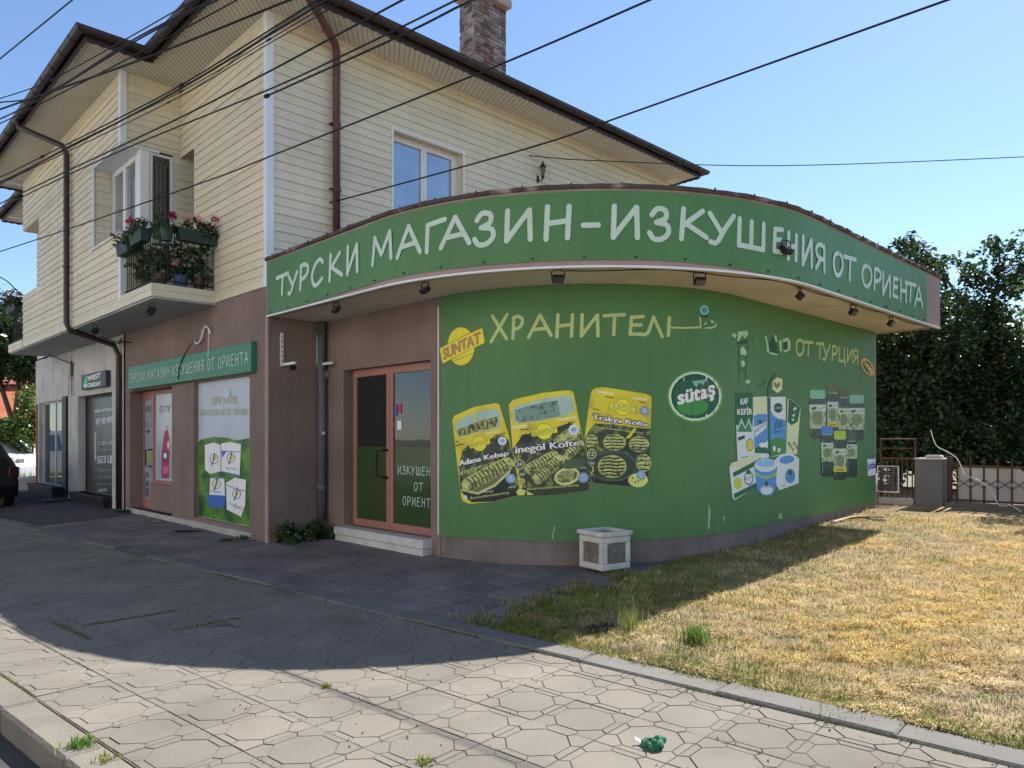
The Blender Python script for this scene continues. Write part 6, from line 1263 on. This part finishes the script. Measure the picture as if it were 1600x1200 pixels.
a0 = pb(827, 243, -.03); P3 = [HM @ Vector((a0[0], -.03, a0[1])), Vector(py_depth(933, 251, 14.5)), Vector(py_depth(1220, 258.7, 15)), Vector(py_depth(1600, 245, 16)), Vector(py_depth(2000, 225, 17.5))]; t = thing('overhead_cable', 'thin cable leaving the side wall level across the open sky', 'cable', P3[0]); part('wire', M['rubber'], t, ('tube', catmull(P3, 8), .010, 5), smooth=True)
for k, (pts, e) in enumerate((([(0, 433), (35, 461), (115, 507), (187, 537)], 'black cable drooping along the bay to the iron hook'), ([(0, 512), (35, 536), (115, 570)], 'black cable drooping to the coil on the white stucco'))):
    if k == 0: P3 = [H(-1.5, 17.5, 6.9)]+[HM @ on_plane(x, y, 0, -1.2+.35*i) for i, (x, y) in enumerate(pts)]
    else: P3 = [H(-1.5, 19, 5.6)]+[HM @ on_plane(x, y, 0, -.9+.4*i) for i, (x, y) in enumerate(pts)]
    t = thing('overhead_cable', e, 'cable', P3[-1]); part('wire', M['rubber'], t, ('tube', catmull(P3, 8), .014, 5), smooth=True)
# ------------------------------------------------------------------ litter
c = pg(1022, 1168); t = thing('net_bag', 'crumpled green net bag lying on the sunlit pavers', 'litter', c); b = MB(); v = []; nu, nv_ = 26, 10
for i in range(nu):
    th = 2*PI*i/nu; R0 = .042+.008*math.sin(3*th); 
    for j in range(nv_):
        ph = 2*PI*j/nv_; rr_ = .018+.006*math.sin(5*th+ph*2)+random.uniform(-.004, .004); v.append(c+Vector(((R0+rr_*math.cos(ph))*math.cos(th), (R0*.8+rr_*math.cos(ph))*math.sin(th), .022+rr_*math.sin(ph)*1.3+.012*math.sin(th+2))))
b.add(v, [(i*nv_+j, ((i+1) % nu)*nv_+j, ((i+1) % nu)*nv_+(j+1) % nv_, i*nv_+(j+1) % nv_) for i in range(nu) for j in range(nv_)]); b.build('net', mat('green_net', (.02, .17, .09), .5, .4, 60, bump=1, bs=200), t, smooth=False)
c = pg(1003, 1163); t = thing('paper_strip', 'white curled paper strip beside the green net bag', 'litter', c); b = MB(); v = []
for i in range(13):
    x = -.035+.09*i/12; 
    for s_ in (-1, 1): v.append(c+Vector((x, -.008*i/12+s_*.009, .004+.03*(1-i/12)**2+.004*s_)))
b.add(v, [(2*i, 2*i+1, 2*i+3, 2*i+2) for i in range(12)]); b.build('strip', M['pvc'], t, smooth=True, fix=False)
for px, py, l_, lab, mt_ in ((245, 816, .16, 'white paper scrap on the forecourt in front of the narrow shop window', M['pvc']), (305, 826, .10, 'white paper scrap lying on a dark rag before the poster window', M['pvc']), (305, 800, .08, 'small white scrap on the ledge of the poster window', M['pvc'])):
    c = pg(px, py)+Vector((0, 0, .006)); 
    if py == 800: c = H(-.02, pa(305, 795, -.02)[0], .162)
    t = thing('paper_scrap', lab, 'litter', c); b = MB(); v = [c+Vector((l_*(i/4-.5), (j-.5)*l_*.4+.01*math.sin(i*2), .002+.012*abs(math.sin(i*1.9+j)))) for i in range(5) for j in range(2)]; b.add(v, [(2*i, 2*i+1, 2*i+3, 2*i+2) for i in range(4)]); b.build('sheet', mt_, t, fix=False)
c = pg(290, 831)+Vector((0, 0, .006)); t = thing('dark_rag', 'flat dark rag on the forecourt below the poster window', 'litter', c); b = MB(); b.add([c+Vector((.22*math.cos(x)*(1+.2*math.sin(3*x)), .09*math.sin(x)*(1+.2*math.cos(2*x)), .004+.008*(i % 2))) for i, x in enumerate(np.linspace(0, 2*PI, 17)[:-1])]+[c+Vector((0, 0, .02))], [(i, (i+1) % 16, 16) for i in range(16)]); b.build('cloth', M['black'], t, fix=False)
# dry branch lying along the wall foot
c = pg(1350, 815); t = thing('fallen_branch', 'pale dry branch lying in the grass at the wall foot', 'branch', c); pth = [pg(x, y)+Vector((0, 0, .05)) for x, y in ((1300, 822), (1325, 815), (1345, 813), (1362, 816), (1385, 818))]; part('stick', mat('dry_wood', (.42, .34, .24), .9, .2, 8), t, ('tube', catmull(pth, 4), .022, 6), smooth=True); part('twig', M['bark'], t, ('tube', [pth[1], pth[1]+Vector((.2, -.1, .03)), pth[1]+Vector((.5, -.05, .02))], .012, 5))
c = H(-.35, b_w1+.5, gzh(-.35, b_w1+.5)); t = thing('drain_grate', 'flat dark iron drain cover in front of the white stucco', 'drain cover', c); t.matrix_world = HM @ Matrix.Translation((-.45, b_w1+.35, c.z)); t['org'] = [-.45, b_w1+.35, c.z]; part('plate', M['black'], t, ('bbox', -.7, -.2, b_w1, b_w1+.75, c.z-.02, c.z+.02, .006))
# ------------------------------------------------------------------ vehicles and houses at the far end of the street
def car(label, cat, name, loc, yaw, L, W_, Hh, prof, gprof, paint, glass_m, group=None):
    """body lofted from a side profile (x along, z up); gprof = greenhouse glass outline"""
    t = thing(name, label, cat, loc); T_ = Matrix.Translation(loc) @ Matrix.Rotation(yaw, 4, 'Z'); b = MB()
    secs = [(-W_/2, .90, .05), (-W_/2+.05, .985, .015), (-W_/2+.16, 1, 0), (0, 1.005, 0), (W_/2-.16, 1, 0), (W_/2-.05, .985, .015), (W_/2, .90, .05)]; n_ = len(prof); v = []
    for y, k, dz in secs:
        for x, z in prof:
            tum = 1-.20*max(0, (z/Hh-.58)/.42); v.append(T_ @ Vector((x*(k if abs(x) > L*.4 else 1), y*tum, z-(dz if z > Hh*.5 else -dz*.4))))
    f = [(i*n_+j, (i+1)*n_+j, (i+1)*n_+(j+1) % n_, i*n_+(j+1) % n_) for i in range(len(secs)-1) for j in range(n_)]+[tuple(range(n_)), tuple((len(secs)-1)*n_+j for j in range(n_-1, -1, -1))]
    b.add(v, f); b.build('body', paint, t, smooth=False)
    for s_ in (-1, 1):
        for gp in gprof:
            q = [T_ @ Vector((x, s_*(W_/2*(1-.20*max(0, (z/Hh-.58)/.42))+.006), z)) for x, z in gp]; MB().add(q, [tuple(range(len(q)))]).build('side_window', glass_m, t, fix=False)
        MB().box(-.05, .05, s_*(W_/2+.004), s_*(W_/2+.03), Hh*.52, Hh*.54, T=T_ @ Matrix.Translation((-.1, 0, 0))).build('door_handle', M['black'], t)
        for x in (-L*.30, L*.31):
            wh = MB().lathe([(.2, -.1), (.30, -.1), (.32, -.06), (.32, .06), (.30, .1), (.2, .1)], 20, (0, 0, 0), None, T_ @ Matrix.Translation((x, s_*(W_/2-.09), .32)) @ Matrix.Rotation(PI/2, 4, 'X')).build('wheel', M['black'], t); MB().lathe([(.05, -.105), (.2, -.108), (.21, .108), (.05, .105)], 14, (0, 0, 0), None, T_ @ Matrix.Translation((x, s_*(W_/2-.09), .32)) @ Matrix.Rotation(PI/2, 4, 'X')).build('rim', mat('rim', (.35, .36, .37), .4, 0, metal=.6), wh)
    for s_ in (-1, 1):
        MB().bbox(L/2-.10, L/2-.02, s_*W_*.42-.1, s_*W_*.42+.1, Hh*.45, Hh*.62, .02, T=T_).build('tail_light', mat('tail_red', (.05, .004, .004), .3, 0), t); MB().bbox(-L/2+.05, -L/2+.14, s_*W_*.36-.14, s_*W_*.36+.14, Hh*.40, Hh*.48, .02, T=T_).build('headlight', M['glass'], t)
    return t
HB = [(-2.0, .25), (-2.05, .55), (-1.95, .78), (-1.1, .95), (-.45, 1.42), (.2, 1.5), (1.2, 1.46), (1.75, 1.12), (1.98, .92), (2.05, .5), (2.0, .25)]
cl = SM @ Vector((-21.15, 4.5, 0)); car('black hatchback parked on the forecourt beyond the white stucco shop', 'car', 'parked_car', (cl.x, cl.y, gz(cl.x, cl.y)), SA, 4.1, 1.72, 1.5, HB, [[(-.95, .97), (-.42, 1.36), (.3, 1.42), (.3, .97)], [(.36, .97), (.36, 1.42), (1.15, 1.38), (1.5, 1.05)]], mat('black_paint', (.006, .006, .008), .35, 0, spec=.4), M['glassd'])
VB = [(-2.1, .28), (-2.15, .6), (-2.0, .92), (-1.3, 1.08), (-.75, 1.62), (-.4, 1.76), (1.0, 1.82), (2.0, 1.76), (2.12, 1.1), (2.12, .28)]
cv_ = py_depth(12, 700, 24.0); car('white delivery van with dark side windows parked beyond the house', 'van', 'parked_van', (cv_.x-1.2, cv_.y+.4, .05), math.radians(172), 4.3, 1.75, 1.8, VB, [[(-1.2, 1.1), (-.72, 1.55), (-.1, 1.62), (-.1, 1.08)], [(0, 1.08), (0, 1.62), (.9, 1.64), (.9, 1.08)]], mat('white_paint', (.72, .74, .78), .3, .02, spec=.5), M['glassd'])
c = py_depth(45, 757, 21.0); t = thing('low_wall', 'low concrete garden wall with grass on top in front of the white van', 'wall', (c.x, c.y, 0)); part('block', M['concrete'], t, ('bbox', c.x-4, c.x+.6, c.y-.1, c.y+.15, -.2, .38, .01)); part('cap', M['concrete'], t, ('bbox', c.x-4.02, c.x+.62, c.y-.13, c.y+.18, .381, .43, .01)); o = blades('grass_tufts', np.stack([rng.uniform(-2, .5, 500), rng.uniform(.2, .5, 500), np.full(500, .2)], 1), rng.uniform(.2, .5, 500), rng.uniform(.1, .6, 500), rng.uniform(.01, .02, 500), np.array([.14, .22, .05])*rng.uniform(.6, 1.3, (500, 1)), t); o['kind'] = 'stuff'
def small_house(label, x0, x1, y0, y1, h, wallm, roofm, rise):
    t = thing('neighbour_house', label, 'house', ((x0+x1)/2, (y0+y1)/2, 0)); part('wall', wallm, t, ('box', x0, x1, y0, y1, -.2, h)); o_ = .5; xm = (y0+y1)/2
    r = MB().add([(x0-o_, y0-o_, h), (x1+o_, y0-o_, h), (x1+o_, y1+o_, h), (x0-o_, y1+o_, h), (x0-o_, xm, h+rise), (x1+o_, xm, h+rise)], [(0, 1, 5, 4), (2, 3, 4, 5), (0, 4, 3), (1, 2, 5), (3, 2, 1, 0)]).build('roof', roofm, t)
    rows = 12
    for k in range(rows):
        f = k/rows; MB().box(x0-o_, x1+o_, -.02, .28, -.012, .03, T=Matrix.Translation((0, y0-o_+(xm-y0+o_)*f, h+rise*f+.02)) @ Matrix.Rotation(math.atan2(rise, xm-y0+o_), 4, 'X')).build('tile_row', roofm, r)
    for k in range(3):
        xx = x0+(x1-x0)*(k+.5)/3; w_ = MB().box(xx-.6, xx+.6, y0-.03, y0-.001, h-1.9, h-.6).build('window', M['pvc'], t); MB().box(xx-.5, xx+.5, y0-.04, y0-.031, h-1.8, h-.7).build('pane', M['glass'], w_)
    return t
ROOFR = mat('red_roof', (.42, .13, .06), .85, .2, 2.5, fine=.2, fs=6)
p0 = py_depth(36, 640, 36); small_house('small house with bright orange tiled roof behind the sunlit shrub', p0.x-9, p0.x-.4, 36.5, 42, 2.55, mat('cream_wall', (.55, .48, .38), .9, .1), ROOFR, 1.5)
p0 = py_depth(30, 610, 50); small_house('dull red house with white balcony rail behind the orange roof', p0.x-11, p0.x, 50, 57, 5.2, mat('red_wall', (.30, .08, .055), .9, .1, 2), mat('dark_red_roof', (.28, .09, .06), .85, .15), 1.2)
# sunlit apartment block on the other side of the street, behind the camera
ap = thing('apartment_block', 'cream four-storey apartment block across the street behind the viewer', 'building', (-8, -14, 0), SM); APW = mat('cream_render', (.62, .58, .52), .9, .06, .6); holes = [(m_-.7, m_+.7, 1.0+3*f, 2.5+3*f, .2) for f in range(4) for m_ in np.arange(-33, 17, 3.4)]
P0 = Vector(ap['org']); wall_holes('wall', APW, ap, 'b', -13.0, -36, 19, -.2, 12.4, holes, .2, 1); part('block', APW, ap, ('box', -35.99, 18.99, -24, -13.25, -.2, 12.39)); part('roof', ROOFR, ap, ('box', -36.4, 19.4, -24.4, -12.5, 12.4, 12.7))
for h in holes:
    w_ = part('window', M['pvc'], ap, ('box', h[0], h[1], -13.2, -13.15, h[2], h[3])); part('pane', M['glass'], w_, ('box', h[0]+.08, (h[0]+h[1])/2-.04, -13.149, -13.14, h[2]+.08, h[3]-.08)); part('pane', M['glass'], w_, ('box', (h[0]+h[1])/2+.04, h[1]-.08, -13.149, -13.14, h[2]+.08, h[3]-.08))
for f in range(1, 4):
    for m_ in (-22.8, -9.2, 4.4): part('balcony', APW, ap, ('bbox', m_-1.6, m_+1.6, -12.99, -11.9, 3*f-.1, 3*f+.05, .01), ('box', m_-1.55, m_+1.55, -12.0, -11.93, 3*f+.05, 3*f+.95))

# small dry leaves, grit and cigarette ends on the paving
k = 420; gm, gn = rng.uniform(-9, .4, k), rng.uniform(1.5, 4.2, k); gn = np.where(rng.uniform(0, 1, k) < .35, 4.1+rng.normal(0, .06, k), gn); gp = np.array([tuple(SM @ Vector((a_, b_, .004))) for a_, b_ in zip(gm, gn)])
o = blades('pavement_grit', gp, rng.uniform(.006, .03, k), rng.uniform(1.2, 1.6, k), rng.uniform(.003, .012, k), np.array([.16, .12, .075])*rng.uniform(.3, 2.6, (k, 1))); tag(o, 'scattered grit, dry leaves and straw bits on the paving', 'litter', kind='stuff')
